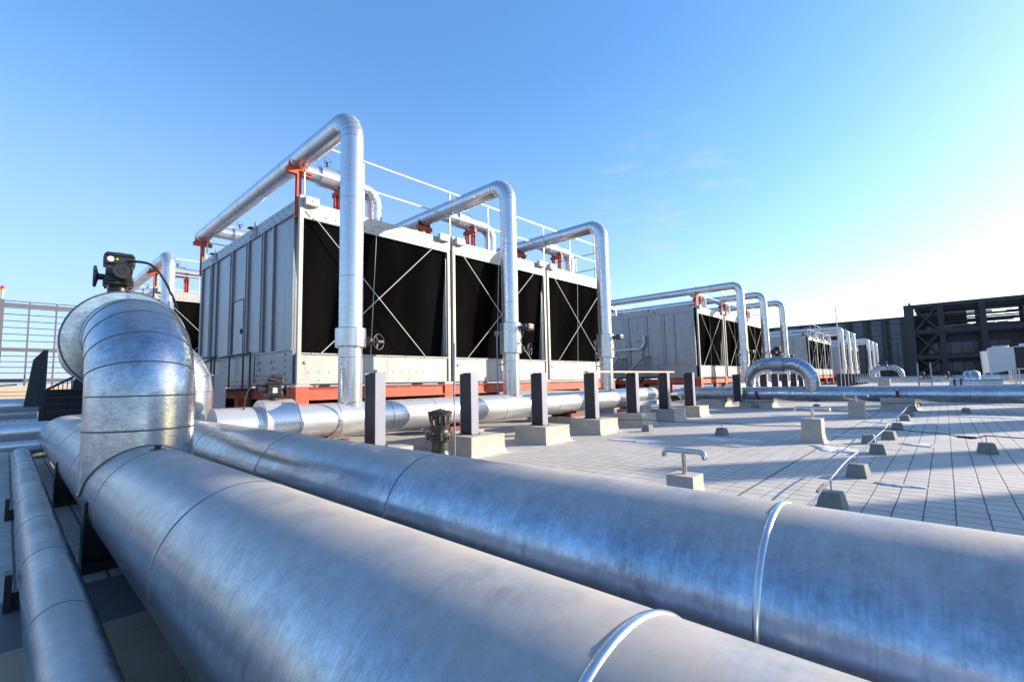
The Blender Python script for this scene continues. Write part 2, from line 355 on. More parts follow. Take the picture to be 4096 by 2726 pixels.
# ------------------------------------------------------------ actuators and handwheels (parts)
def actuator(par, c, f, sc=1.0, cable=None, disc=True, side=False):
    """electric valve actuator standing on c; f = facing direction (unit, horizontal)"""
    c = V(c); f = V(f).normalized(); r = V((-f.y, f.x, 0)); z = V((0, 0, 1)); k = sc; md = -r if side else f; mo = (-.13, .02) if side else (.03, .10); ds = r if side else -r
    def P(a, b, h): return c+r*a*k+f*b*k+z*h*k
    def bx(mb, a0, a1, b0, b1, h0, h1, m=0, ta=0, tb=0):
        mb.hexa([P(a0, b0, h0), P(a1, b0, h0), P(a1, b1, h0), P(a0, b1, h0)], [P(a0+ta, b0+tb, h1), P(a1-ta, b0+tb, h1), P(a1-ta, b1-tb, h1), P(a0+ta, b1-tb, h1)], m)
    b = MB(); b.lathe(P(0, 0, 0), [(.105*k, -.04*k), (.105*k, .02*k), (.085*k, .03*k), (.085*k, .06*k)], 20)
    bx(b, -.15, .15, -.14, .14, .05, .09); bx(b, -.15, .15, -.14, .14, .09, .17, 0, .02, .01); bx(b, -.13, .13, -.13, .13, .17, .30, 0, .005, .005)
    for sx in (-.12, .12):
        for sy in (-.11, .11): b.lathe(P(sx, sy, .045), [(.014*k, -.02*k), (.014*k, .01*k)], 8)
    body = b.build('actuator', BLACK, par, .012*k)
    t = MB(); bx(t, -.155, .155, -.15, .15, .295, .40); bx(t, -.155, .155, -.15, .15, .405, .455, 0, .03, .035)
    t.build('cover', BLACK, body, .02*k)
    t = MB(); t.lathe(P(.0, 0, .45), [(.06*k, 0), (.06*k, .015*k), (.04*k, .022*k)], 20); t.build('indicator', BLACK, body)
    t = MB(); t.lathe(P(mo[0], mo[1], .20), [(.085*k, 0), (.085*k, .12*k), (.10*k, .13*k), (.10*k, .17*k), (.092*k, .178*k), (.092*k, .168*k), (.045*k, .168*k), (.045*k, .175*k), (.035*k, .175*k), (.035*k, .168*k), (0, .168*k)], 28, 0, md, False)
    t.build('motor', BLACK, body)
    if disc:
        t = MB(); t.lathe(P(.11 if side else -.11, -.01, .15), [(.035*k, 0), (.04*k, .08*k), (.13*k, .10*k), (.135*k, .12*k), (.12*k, .13*k), (.10*k, .12*k), (.03*k, .13*k), (0, .13*k)], 28, 0, ds)
        t.build('handwheel', BLACK, body)
    t = MB()
    if side: bx(t, -.04, .04, .13, .136, .12, .22)
    else: t.lathe(P(-.085, .151, .355), [(.032*k, 0), (.032*k, .008*k), (0, .009*k)], 18, 0, f)
    t.build('label_plate', LABELW, body)
    if side: pass
    else: t = MB(); t.poly([P(-.01, .152, .352), P(-.037, .152, .352), P(-.0235, .152, .378)], f*.004); t.build('warning_label', YEL, body)
    if cable:
        pts = [P(.08, .15, .35)]+[V(q) for q in cable]
        sm = []
        for i in range(len(pts)-1):
            p0 = pts[max(i-1, 0)]; p1 = pts[i]; p2 = pts[i+1]; p3 = pts[min(i+2, len(pts)-1)]
            for t_ in range(8):
                u = t_/8; sm.append(.5*((2*p1)+(p2-p0)*u+(2*p0-5*p1+4*p2-p3)*u*u+(3*p1-p0-3*p2+p3)*u**3))
        sm.append(pts[-1]); t = MB(); t.tube(sm, .016*k, 10); t.build('cable', RUBBER, body)
    return body
def handwheel(par, c, ax, r, hub):
    w_ = MB(); w_.torus(c, ax, r, .012); ax = V(ax).normalized(); u = ax.orthogonal().normalized(); q = ax.cross(u); c = V(c)
    for i in range(3):
        a = 2*pi*i/3+.4; d = u*cos(a)+q*sin(a); w_.bar(c-ax*.02, c+d*r, .045, .014, 0, ax)
    w_.lathe(c-ax*.04, [(.03, 0), (.03, .07), (0, .075)], 12, 0, ax)
    g = MB(); hub = V(hub); g.bar(hub, c-ax*.03, .03, .03); g.lathe(hub-V((0, 0, .09)), [(.07, 0), (.09, .02), (.09, .16), (.06, .19)], 16)
    go = g.build('gearbox', CAST, par); w_.build('handwheel', BLACK, go); return go

# ------------------------------------------------------------ foreground pipes
R1 = .45; Z1 = .594; X1 = .988; X2 = 2.32
def big_pipe(x, yend, label, beads, xr):
    p = thing('insulated_pipe', (x, 3, 0), label, 'pipe', 'large insulated pipes in the foreground')
    mb = pipe([(x, -7, Z1), (x, yend, Z1), (x+xr, yend, Z1)], R1, .8, 96, 0, 8, .02, .004)
    y = beads[0]
    for y in beads: mb.ring((x, y, Z1), (0, 1, 0), R1, .028 if y < 2 else .014, .008 if y < 2 else .0035, 96, 2 if y < 2 else 1)
    mb.build('jacket', [GY, SEAM, BEAD], p); return p
big1 = big_pipe(X1, 15.6, 'large silver insulated pipe nearest the camera, carrying the tall bend with the black actuator', [-3.4, .57, 3.06, 5.3, 7.6, 9.9, 12.2, 14.2], 2)
big2 = big_pipe(X2, 11.9, 'large silver insulated pipe lying parallel behind the nearest one', [-3.6, .57, 3.02, 5.6, 8.1], 1)
cp = MB(); cp.lathe((X1, 5.45, Z1+R1-.01), [(.07, 0), (.06, .015), (.025, .02), (.03, .05), (.0, .055)], 14); org(X1, 3, 0); cp.build('plug', [CAST], big1)
# saddle curves
def saddle(mb, x, y, z, Rr, Rp, m=1, t=.012):
    pts = []
    for i in range(65):
        a = 2*pi*i/64; xx = Rr*cos(a); pts.append((x+xx*1.0, y+Rr*sin(a), z+sqrt(max(Rp*Rp-xx*xx, 0))))
    mb.tube(pts, t, 6, m, False)
def arch(name, x, y0, label, zt, col0, col1, act, far):
    p = thing(name, (x, y0, Z1), label, 'pipe', 'bent riser pipes over the large pipes')
    Rr = .468
    mb = MB(); path, seams = rounded([(x, y0, Z1), (x, y0, zt), (x, far, zt), (X2, far, zt), (X2, far, Z1)], .66, 5)
    mb.tube(path, Rr, 96, 0)
    for c, a in seams: mb.ring(c, a, Rr, .016, .005, 96, 1)
    mb.ring((x, y0, 1.2), (0, 0, 1), Rr, .02, .009, 96, 1)
    saddle(mb, x, y0, Z1, Rr, R1+.003); saddle(mb, X2, far, Z1, Rr, R1+.003)
    mb.ring((x, (y0+far)/2+.3, zt), (0, 1, 0), Rr, .018, .006, 96, 1)
    mb.build('bend', [GR, SEAM], p)
    c = MB(); RC = .615
    c.lathe((x, col0, zt), [(Rr-.01, 0), (RC-.015, 0), (RC, .012), (RC, col1-col0-.012), (RC-.015, col1-col0), (Rr-.01, col1-col0)], 96, 0, (0, 1, 0), False)
    c.ring((x, col0+.012, zt), (0, 1, 0), RC, .018, .007, 96, 1)
    co = c.build('valve_collar', [GR, SEAM], p)
    for poly in co.data.polygons: poly.use_smooth = abs(poly.normal.y) < .3
    return p
a1 = arch('riser_bend', X1, 6.3, 'big silver segmented pipe bend in the left foreground with disc collar and black actuator', 2.2, 7.35, 7.72, True, 10.7)
actuator(a1, (X1-.10, 7.53, 2.85), (-.1, -1, 0), 1.0, [(X1+.16, 7.2, 3.16), (X1+.30, 7.1, 2.95), (X1+.42, 7.0, 2.6)])
# small pipe at left
p3 = thing('insulated_pipe', (.276, 3, 0), 'narrow silver insulated pipe at the bottom left, beside the large ones', 'pipe')
mb = pipe([(.276, -6, .28), (.276, 14.9, .28), (.9, 14.9, .28)], .152, .4, 40, 1.35, 6, .012, .003, .25)
mb.build('jacket', [GY, SEAM], p3)
# supports of the large pipes
def saddle_support(x0, x1, y, name, label, R=R1, z=Z1, mat=None, hgt=None):
    t = thing(name, ((x0+x1)/2, y, 0), label, 'pipe support', 'steel cradles under the pipes')
    m = MB(); xc = (x0+x1)/2
    m.box(x0, x1, y-.11, y+.11, .0, .09); m.box(x0, x0+.014, y-.1, y+.1, .09, z+.02); m.box(x1-.014, x1, y-.1, y+.1, .09, z+.02)
    n = 12; arc = [(xc+(R+.004)*cos(pi+pi*i/n), y-.012, z+(R+.004)*sin(pi+pi*i/n)) for i in range(n+1)]
    m.poly([(x0+.014, y-.012, .09)]+[(x1-.014, y-.012, .09)]+arc[::-1], (0, .024, 0))
    m.build('cradle', mat or DARKS, t); return t
for i, (xx, yy, lb) in enumerate(((X1, 5.75, 'dark steel cradle under the nearest large pipe, by the lit patch of roof'), (X1, 9.3, 'dark steel cradle under the far end of the nearest large pipe'),
                                  (X2, 4.35, 'dark steel cradle under the second large pipe, showing between the pipes'))):
    saddle_support(xx-R1-.02, xx+R1+.02, yy, 'pipe_cradle', lb)
t = thing('pipe_bracket', (.276, 5.2, 0), 'small dark bracket under the narrow left pipe', 'pipe support', 'brackets under the narrow pipe')
m = MB(); m.box(.09, .46, 5.17, 5.25, 0, .13); m.box(.06, .1, 5.14, 5.28, 0, .27); m.build('bracket', DARKS, t)
dup(t, 0, 3.6, 0, 'small dark bracket under the narrow pipe, the farther one')

# ------------------------------------------------------------ cooling towers
CW = 5.02; Y0 = 12.0; Y1 = 21.1; ZB = 1.66; ZL = 2.46; ZT0 = 6.03; ZT = 6.46
def bolt(mb, p, ax, m=1, r=.019):
    ax = V(ax); mb.lathe(V(p), [(r, -.002), (r, .010), (0, .012)], 6, m, ax, False)
def make_cell(x0):
    t = thing('cooling_tower', (x0, Y0, ZB), 'x', 'cooling tower', 'cooling tower cells')
    x1 = x0+CW
    # corner posts
    for (px, py, sy) in ((x0, Y0, 1), (x1-.10, Y0, 1), (x0, Y1-.1, 1), (x1-.10, Y1-.1, 1)):
        m = MB(); m.box(px, px+.10, py, py+.10, ZB, ZT+.14); m.build('corner_post', CREAM, t, .006)
    # front and back: top band, basin
    for (yy, s) in ((Y0+.02, 1), (Y1-.02, -1)):
        m = MB(); ya, yb = sorted((yy, yy+s*.03))
        m.box(x0+.10, x1-.10, ya, yb, ZT0, ZT)
        ya, yb = sorted((yy-s*.02, yy+s*.12)); m.box(x0+.10, x1-.10, ya, yb, ZT0-.035, ZT0)
        for k in range(14): bolt(m, (x0+.7+k*.29, yy-s*.001, ZT0+.09), (0, -s, 0))
        for k in range(5): bolt(m, (x0+2.2+k*.07, yy-s*.001, ZT0+.22), (0, -s, 0), 1, .014)
        m.build('top_band', [CREAM, BOLT], t)
        m = MB(); ya, yb = sorted((yy+s*.02, yy+s*.06)); m.box(x0+.10, x1-.10, ya, yb, ZB, ZL-.03)
        ya, yb = sorted((yy-s*.02, yy+s*.2)); m.box(x0+.10, x1-.10, ya, yb, ZL-.03, ZL)
        for k in range(17):
            bolt(m, (x0+.3+k*.28, yy+s*.018, ZB+.30), (0, -s, 0), 1, .013)
            if k % 2: bolt(m, (x0+.3+k*.28, yy+s*.018, ZB+.09), (0, -s, 0), 1, .013)
        for k in range(7): bolt(m, (x0+.35+k*.72, yy-s*.018, ZL-.02), (0, -s, 0), 1, .013)
        m.lathe((x0+.22, yy+s*.01, ZB+.55), [(.045, 0), (.04, .02), (0, .03)], 14, 0, (0, -s, 0))
        m.build('basin', [CREAM, BOLT], t)
        f = MB(); a = yy+s*.07; b = yy+s*.36
        f.hexa([(x0+.11, b, ZL), (x1-.11, b, ZL), (x1-.11, b+s*.3, ZL), (x0+.11, b+s*.3, ZL)], [(x0+.11, a, ZT0), (x1-.11, a, ZT0), (x1-.11, a+s*.3, ZT0), (x0+.11, a+s*.3, ZT0)])
        f.build('honeycomb_fill', FILL, t)
        for (qa, qb) in (((x0+.22, ZT0+.18), (x0+3.98, ZL)), ((x1-.5, ZT0+.22), (x0+.62, ZL))):
            m = MB(); m.tube([(qa[0], yy-s*.06, qa[1]), (qb[0], yy-s*.03, qb[1])], .013, 6); m.build('brace_rod', WHITE, t)
        m = MB(); m.tube([(x0+2.25, yy-s*.0, ZT0), (x0+2.08, yy-s*.0, ZL)], .009, 6); m.build('hanger_rod', WHITE, t)
        for (bx0, bx1) in ((x0+.10, x0+.45), (x1-.5, x1-.10)):
            m = MB(); ya, yb = sorted((yy-s*.16, yy)); m.box(bx0, bx1, ya, yb, ZT-.13, ZT+.09); bolt(m, ((bx0+bx1)/2, yy-s*.161, ZT-.02), (0, -s, 0), 1, .02)
            m.build('corner_bracket', [WHITE, BOLT], t, .008)
    # end casings
    for (xx, s) in ((x0, -1), (x1, 1)):
        def S(mb, d0, d1, y0, y1, z0, z1, m_=0):
            a, b = sorted((xx+s*d0, xx+s*d1)); mb.box(a, b, y0, y1, z0, z1, m_)
        m = MB(); S(m, -.09, -.03, 12.26, 20.95, ZL, ZT0+.13)
        rb_ = [(13.66, 13.84), (14.4, 14.6), (15.7, 15.93), (17.2, 17.46), (18.93, 19.1), (19.55, 19.75)]
        m.build('side_panel', [PANEL, BOLT], t)
        for (ya, yb) in rb_+[(12.26, 12.34), (20.78, 20.95)]:
            m = MB()
            S(m, -.03, .035, ya, ya+.035, ZL+.12, ZT0+.13); S(m, -.03, .002, ya, yb, ZL+.12, ZT0+.13)
            if yb-ya > .19: S(m, -.03, .035, yb-.035, yb, ZL+.12, ZT0+.13)
            for k in range(12): bolt(m, (xx+s*.003, (ya+yb)/2+.01, ZL+.3+k*.3), (s, 0, 0), 1, .014)
            m.build('rib', [PANEL, BOLT], t)
        m = MB(); S(m, -.03, .025, 12.26, 20.95, ZT0+.13, ZT+.04)
        for k in range(42): bolt(m, (xx+s*.026, 12.6+k*.2, ZT0+.18+(.02 if k % 2 else .18)), (s, 0, 0), 1, .016)
        for yb in (15.2, 19.2):
            for k in range(5):
                for z_ in (0, .07): bolt(m, (xx+s*.026, yb+.1+k*.07, ZT-.22+z_), (s, 0, 0), 1, .015)
        m.build('side_band', [PANEL, BOLT], t)
        for yb in (15.0, 19.0):
            m = MB(); S(m, .025, .05, yb, yb+.25, ZT-.25, ZT+.02); a = xx+s*.03
            m.poly([(a, yb+.02, ZT+.02), (a, yb+.23, ZT+.02), (a, yb+.125, ZT+.24)], (s*.02, 0, 0)); S(m, -.05, .12, yb+.35, yb+.62, ZT+.06, ZT+.085, 1)
            for dy in (.06, .19):
                for z_ in (.06, .14, .2): bolt(m, (xx+s*.051, yb+dy, ZT-.25+z_), (s, 0, 0), 1, .02)
            m.build('lifting_lug', [PANEL, BOLT], t)
        m = MB(); S(m, -.05, .01, 12.26, 20.95, ZB+.02, ZL+.08); S(m, -.05, .06, 12.26, 20.95, ZL+.08, ZL+.115)
        for k in range(26): bolt(m, (xx+s*.012, 12.6+k*.32, ZB+.12), (s, 0, 0), 1, .016)
        for k in range(24): bolt(m, (xx+s*.012, 12.65+k*.1, ZB+.26), (s, 0, 0), 1, .011)
        for yb in (12.7, 15.0, 15.9, 17.6, 19.3):
            for k in range(5): bolt(m, (xx+s*.012, yb, ZB+.15+k*.16), (s, 0, 0), 1, .022)
        for yb in (13.5, 14.5):
            for dy, dz in ((0, 0), (.16, 0), (0, .22), (.16, .22), (0, .05), (.16, .17)): bolt(m, (xx+s*.012, yb+dy, ZB+.42+dz), (s, 0, 0), 1, .02)
        S(m, .01, .02, 14.94, 14.965, ZB+.02, ZL+.08, 1)
        m.build('side_basin', [PANEL, BOLT], t)
        if s < 0:
            d = MB(); S(d, -.03, -.008, 16.12, 17.06, ZL+.14, 4.39)
            for (a, b, c_, e) in ((16.09, 16.12, ZL+.14, 4.42), (17.06, 17.09, ZL+.14, 4.42), (16.12, 17.06, 4.39, 4.42)): S(d, -.03, .004, a, b, c_, e, 1)
            do = d.build('access_door', [PANEL, BOLT], t)
            h = MB(); S(h, -.008, .04, 16.2, 16.24, 3.3, 3.45); h.build('handle', BOLT, do)
    m = MB(); m.box(x0+.05, x1-.05, Y0+.05, Y1-.05, ZT-.06, ZT-.01); m.build('fan_deck', PANEL, t)
    m = MB(); m.box(x0+.05, x1-.05, Y0+.1, Y1-.1, ZB-.02, ZB+.02); m.build('basin_floor', PANEL, t)
    return t
cell0 = make_cell(4.96)
BANKS = [(4.96, 0, 5.15, 'nearest bank'), (31.6, 0, 5.35, 'second bank'), (66.7, 0, 5.13, 'third bank'), (96.5, 0, 5.13, 'farthest bank'), (4.66, 15.9, 5.15, 'bank at the left edge')]
CL = {0: ['grey cooling tower at the near corner, black front and blue-shaded ribbed side', 'middle cooling tower of the nearest trio, black face between two silver risers', 'grey cooling tower with black face, right-hand one of the nearest trio'],
      1: ['cooling tower with flat grey side and stairs, first of the second trio', 'cooling tower in the middle of the second trio, right of the flat grey side', 'right-hand cooling tower of the second trio, behind the silver risers'],
      2: ['small distant cooling tower, first of the third trio behind the silver arch', 'small distant cooling tower, middle of the third trio', 'small distant cooling tower, last of the third trio'],
      3: ['farthest cooling tower, grey side showing left of the distant risers', 'farthest trio of cooling towers, middle one mostly hidden', 'farthest trio of cooling towers, last one mostly hidden'],
      4: ['cooling tower with black face at the left, behind the nearest bank', 'cooling tower behind the nearest bank, middle one of the rear trio', 'cooling tower behind the nearest bank, right one of the rear trio']}
for b, (bx, dy, pt, nm) in enumerate(BANKS):
    for i in range(3):
        if b == 4 and i > 0: continue
        if b == 0 and i == 0: cell0['label'] = CL[0][0]; continue
        dup(cell0, bx+pt*i-4.96, dy, 0, CL[b][i])
# red base frames
def make_frame():
    t = thing('steel_base_frame', (4.96, 12, 0), 'red steel beam frame carrying the nearest cooling towers', 'steel frame', 'red base frames')
    xe = 20.45
    for yy in (12.05, 16.4, 20.8):
        m = MB(); m.box(5.3, xe, yy, yy+.2, 1.28, 1.30+.26); m.box(5.3, xe, yy-.04, yy+.24, 1.54, 1.56); m.box(5.3, xe, yy-.04, yy+.24, 1.24, 1.28); m.build('beam', RED, t)
    for xx in (4.95, 20.2):
        m = MB(); m.box(xx, xx+.2, 12.4, 21, 1.26, 1.56); m.build('beam', RED, t)
    for xx in (4.94, 9.72, 14.9, 20.1):
        for yy in (12.0, 16.3, 20.75):
            m = MB(); m.box(xx, xx+.34, yy, yy+.34, .45, 1.585); m.build('leg', RED, t, .01)
            m = MB(); m.box(xx-.02, xx+.40, yy-.02, yy+.36, 1.59, 1.62); m.box(xx+.02, xx+.36, yy, yy+.32, 1.625, 1.655); m.build('bearing_pad', CREAM, t)
    for xx in (7.2, 12.4, 17.6):
        m = MB(); m.bar((xx, 12.2, 1.2), (xx+1.9, 20.8, 1.2), .1, .1); m.build('tie', DARKS, t)
    return t
fr0 = make_frame()
for b in (1, 2, 3, 4):
    bx, dy, pt, nm = BANKS[b]; dup(fr0, bx-4.96, dy, 0, ['', 'red steel base frame under the second trio of cooling towers', 'red steel base frame under the third, distant trio of towers', 'red steel base frame under the farthest trio of towers', 'red steel base frame under the tower at the left edge'][b])
org(4.94, 12, 0)
PL = []
def plinth(x, y, sx, sy, h, label, flare=.05, mat=CONC, name='concrete_pedestal', group='concrete pedestals'):
    org(x, y, 0); m = MB(); f = flare
    prof = [(f*2.2, 0), (f, .03), (.012, .10), (0, .22), (0, h)]
    rings = []
    for (o_, z_) in prof: rings.append([(x-o_, y-o_, z_), (x+sx+o_, y-o_, z_), (x+sx+o_, y+sy+o_, z_), (x-o_, y+sy+o_, z_)])
    vs = [p for r in rings for p in r]; n = len(rings)
    m.add(vs, [(i*4+j, i*4+(j+1) % 4, (i+1)*4+(j+1) % 4, (i+1)*4+j) for i in range(n-1) for j in range(4)]+[tuple(range((n-1)*4, n*4))])
    return tag(m.build(name, mat, None, .006), label, 'pedestal', group)
for i, xx in enumerate((4.94, 9.72, 14.9, 20.1)):
    plinth(xx-.3, 11.75, .95, .95, .45, 'low concrete pedestal in the dark under the front red beam of the nearest towers', name='concrete_pedestal', group='pedestals under the red beams')
    for yy in (16.05, 20.5):
        plinth(xx-.3, yy, .95, .95, .45, 'low concrete pedestal far under the nearest towers', group='deeper pedestals under the towers')
for i, xx in enumerate((31.6, 36.7, 42.3)):
    plinth(xx-.3, 11.75, .95, .95, .45, 'low concrete pedestal under the red frame of the second towers', group='pedestals under the second red frame')

t = thing('shade_sheet', (12, 21.2, 0), 'dark sheet standing in for the shade under the back of the nearest towers', 'panel')  # added sheet, stands in for the deep shade below the towers
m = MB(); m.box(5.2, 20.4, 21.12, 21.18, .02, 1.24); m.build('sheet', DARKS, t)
dup(t, 26.64, 0, 0, 'dark sheet standing in for shade under the back of the second towers'); dup(t, 61.7, 0, 0, 'dark sheet standing in for shade under the back of the third towers')
for yy, lb in ((14.2, 'dim silver service pipe lying under the nearest towers, front one'), (18.4, 'dim silver service pipe deep under the nearest towers')):
    t = thing('service_pipe', (12, yy, .8), lb, 'pipe', 'service pipes under the towers'); pipe([(4.6, yy, .78), (20.6, yy, .78)], .17, None, 20, 2.4, 0).build('jacket', [GX, SEAM], t)
    for xx in (7.2, 12.3, 17.4): m = MB(); m.box(xx, xx+.3, yy-.2, yy+.2, 0, .6); m.build('stand', DARKS, t)
# ------------------------------------------------------------ handrails
def make_rail():
    t = thing('handrail', (4.96, 12, ZT), 'white handrail along the top of the nearest towers', 'handrail', 'tower handrails')
    for yy, xs in ((12.08, (5.1, 6.82, 10.06, 11.9, 15.17, 17.05, 20.2)), (20.95, (5.1, 7, 8.9, 10.8, 12.7, 14.6, 16.5, 18.4, 20.2))):
        for xx in xs:
            m = MB(); m.box(xx-.02, xx+.02, yy-.02, yy+.02, ZT-.35, 8.16 if xx > 5.2 else 7.33); m.build('post', WHITE, t)
        for z_ in (7.31, 8.13):
            m = MB(); m.box(5.1 if z_ < 8 else 5.75, 20.3, yy-.055, yy-.03, z_-.022, z_+.022); m.build('rail', WHITE, t)
    for z_ in (7.31, 8.13):
        m = MB(); m.box(20.3, 20.34, 12.08, 20.95, z_-.025, z_+.025); m.build('rail', WHITE, t)
    for yy in (14, 16.5, 19):
        m = MB(); m.box(20.29, 20.33, yy-.02, yy+.02, ZT-.1, 8.1); m.build('post', WHITE, t)
    return t
hr0 = make_rail()
for b in (1, 2, 3, 4):
    dup(hr0, BANKS[b][0]-4.96, BANKS[b][1], 0, ['', 'white handrail on top of the second trio of towers', 'white handrail on top of the third, distant trio of towers', 'white handrail on top of the farthest towers', 'white handrail on top of the tower at the left edge'][b])

# ------------------------------------------------------------ risers crossing over the towers
RX = .25; ZP = 7.61; YR = 9.4
def make_riser(x, zc0, zc1, act):
    t = thing('riser_pipe', (x, YR, .885), 'x', 'pipe', 'tall silver pipes rising and crossing over the towers')
    mb = pipe([(x, YR, .9), (x, YR, ZP), (x, 21.45, ZP)], RX, .5, 40, 1.75, 7, .010, .003, 1.3)
    saddle(mb, x, YR, .885, RX, .363, 1, .008)
    mb.build('jacket', [GZ, SEAM], t)
    c = MB(); c.lathe((x, YR, zc0), [(RX-.01, 0), (.315, .0), (.322, .01), (.322, zc1-zc0-.01), (.315, zc1-zc0), (RX-.01, zc1-zc0)], 40, 0, (0, 0, 1), True)
    c.ring((x, YR, zc0+.01), (0, 0, 1), .322, .012, .004, 40, 1); c.ring((x, YR, zc1-.01), (0, 0, 1), .322, .012, .004, 40, 1)
    co = c.build('valve_collar', [GZ, SEAM], t)
    for pl in co.data.polygons: pl.use_smooth = abs(pl.normal.z) < .3
    handwheel(t, (x+.49, YR-.32, zc0+.12), (.35, -1, 0), .17, (x+.38, YR-.1, zc0+.14))
    if act:
        a = MB(); a.bar((x+.18, YR-.22, zc1-.12), (x+.30, YR-.40, zc1-.12), .12, .12); bo = a.build('actuator', BLACK, t, .01)
        a = MB(); a.bar((x+.22, YR-.42, zc1-.12), (x+.5, YR-.42, zc1-.13), .2, .2); a.build('cover', CAST, bo, .05)
        a = MB(); a.lathe((x+.2, YR-.42, zc1-.12), [(.07, 0), (.08, .1), (.06, .12), (0, .12)], 18, 0, (-1, -.2, 0)); a.build('motor', BLACK, bo)
        pts = []
        for i in range(17):
            u = i/16; pts.append((x+.15-.47*u, YR-.40+.55*u*u, zc1-.18-.5*sin(pi*u)*(1-.25*u)-.15*u))
        a = MB(); a.tube(pts, .014, 8); a.build('cable', RUBBER, bo)
        a = MB(); a.tube([(x-.36, YR+.22, zc1-.35), (x-.36, YR+.22, 1.25), (x-.7, YR+.25, 1.22)], .02, 8); a.box(x-.42, x-.30, YR+.16, YR+.26, zc1-.38, zc1-.24); a.box(x-.36, x-.2, YR+.1, YR+.2, 2.1, 2.14); a.build('conduit', PANEL, t)
    for yb in (12.75, 20.2):
        # branch running +X then down into the deck
        b = pipe([(x+.1, yb, ZP), (x+2.55, yb, ZP), (x+2.55, yb, ZT-.05)], .23, .42, 28, 0, 4, .01, .003)
        bo = b.build('branch_pipe', [GZ, SEAM], t)
        c = MB(); c.lathe((x+.75, yb, ZP), [(.23, 0), (.30, 0), (.30, .55), (.23, .55)], 28, 0, (1, 0, 0), False); c.build('valve_collar', [GZ], bo)
        c = MB(); c.torus((x+.95, yb-.15, ZP+.42), (.2, -1, 0), .12, .01, 20, 6); c.bar((x+1, yb, ZP+.25), (x+.95, yb-.1, ZP+.42), .05, .05); c.bar((x+.84, yb-.15, ZP+.42), (x+1.06, yb-.15, ZP+.42), .015, .015); c.build('handwheel', BLACK, bo)
    return t
rs0 = make_riser(5.02, 2.42, 2.83, False); rs0['label'] = 'tallest-looking silver riser pipe with handwheel in front of the black tower face'
rs1 = make_riser(10.12, 2.44, 3.34, True); rs1['label'] = 'silver riser pipe with long collar, black actuator and cable, second of the nearest three'
rs2 = dup(rs1, 5.3, 0, 0, 'silver riser pipe with actuator at the right end of the nearest towers')
RSX = {1: (32.15, 37.4, 42.9), 2: (72.4, 77.9, 83.2), 3: (101., 107.4, 114.), 4: (4.7, 9.8, 15.1)}
RL = {1: ['first riser pipe of the second towers, crossing far left over their roof', 'second riser pipe of the second towers', 'third and rightmost riser pipe of the second towers'],
      2: ['small distant riser pipe, first of three behind the silver arch', 'small distant riser pipe, middle of three beyond the arch', 'small distant riser pipe, third beyond the arch'],
      3: ['tiny far riser pipe, first of the last three before the dark building', 'tiny far riser pipe, middle of the last three', 'tiny far riser pipe, rightmost of the last three'],
      4: ['silver riser pipe with bend above the left-edge tower', 'hidden riser pipe behind the nearest towers, middle of the rear bank', 'hidden riser pipe behind the nearest towers, end of the rear bank']}
for b, xs in RSX.items():
    for i, xx in enumerate(xs):
        if b == 4 and i: continue
        dup(rs1 if b != 4 else rs0, xx-(10.12 if b != 4 else 5.02), 15.9 if b == 4 else 0, 0, RL[b][i])
# red pipe supports on the towers
def tee_support(x, y, single):
    t = thing('pipe_support', (x, y, ZT), 'x', 'pipe support', 'red pipe supports on the towers')
    m = MB(); m.bar((x-.32, y, ZP-RX-.10), (x+.32, y, ZP-RX-.10), .12, .14); m.build('crosshead', RED, t)
    m = MB(); n = 10; R = RX+.004; arc = [(x+R*cos(pi+pi*i/n), y-.01, ZP+R*sin(pi+pi*i/n)) for i in range(1, n)]
    m.poly([(x-.27, y-.01, ZP-RX-.03), (x+.27, y-.01, ZP-RX-.03)]+[(x+.25, y-.01, ZP-.12)]+arc[::-1]+[(x-.25, y-.01, ZP-.02)], (0, .02, 0)); m.build('cradle', DARKS if not single else RED, t)
    for dx in ((0,) if single else (-.17, .17)):
        m = MB(); zb = ZT-.42 if single else ZT-.02
        m.box(x+dx-.06, x+dx+.06, y-.06, y-.045, zb, ZP-RX-.17); m.box(x+dx-.06, x+dx+.06, y+.045, y+.06, zb, ZP-RX-.17); m.box(x+dx-.006, x+dx+.006, y-.045, y+.045, zb, ZP-RX-.17); m.build('leg', RED, t)
    m = MB()
    if not single: m.box(x-.28, x+.28, y-.1, y+.1, ZT-.02, ZT+.01)
    else: m.box(x-.08, x+.08, y-.08, y+.08, ZT-.46, ZT-.42)
    m.build('base_plate', RED, t); return t
s_near = tee_support(4.99, 12.2, True); s_near['label'] = 'orange-red T-shaped support on the front corner of the nearest tower'
s_far = dup(s_near, 0, 8.95, 0, 'red T-shaped support at the back left corner of the nearest tower, under the pipe end')
s_tw = tee_support(10.12, 13.6, False); s_tw['label'] = 'two-legged red support under the second overhead pipe'
dup(s_tw, 5.3, 0, 0, 'two-legged red support under the third overhead pipe')
for i, xx in enumerate((6.4, 11.6, 16.95)):
    o = dup(s_tw, xx-10.12, -.85, 0, ['two-legged red support under the short branch behind the first riser', 'two-legged red support under the branch right of the second pipe', 'two-legged red support under the branch at the right end'][i]); o.rotation_euler.z = R_(90)
for i, xx in enumerate((32.15, 37.4, 42.9)):
    dup(s_near if i == 0 else s_tw, xx-(4.99 if i == 0 else 10.12), 0 if i == 0 else .0, 0, ['red T-shaped support on the corner of the second towers', 'red support in the middle of the second towers roof', 'red support at the right of the second towers roof'][i])
    o = dup(s_tw, xx+1.45-10.12, -.85, 0, 'red frame support under a short branch on the %s cell of the second towers' % ['first', 'middle', 'last'][i]); o.rotation_euler.z = R_(90)
for i, xx in enumerate((72.4, 77.9)): dup(s_tw, xx-10.12, 0, 0, 'tiny red support on the distant third towers, %s one' % ['left', 'right'][i])
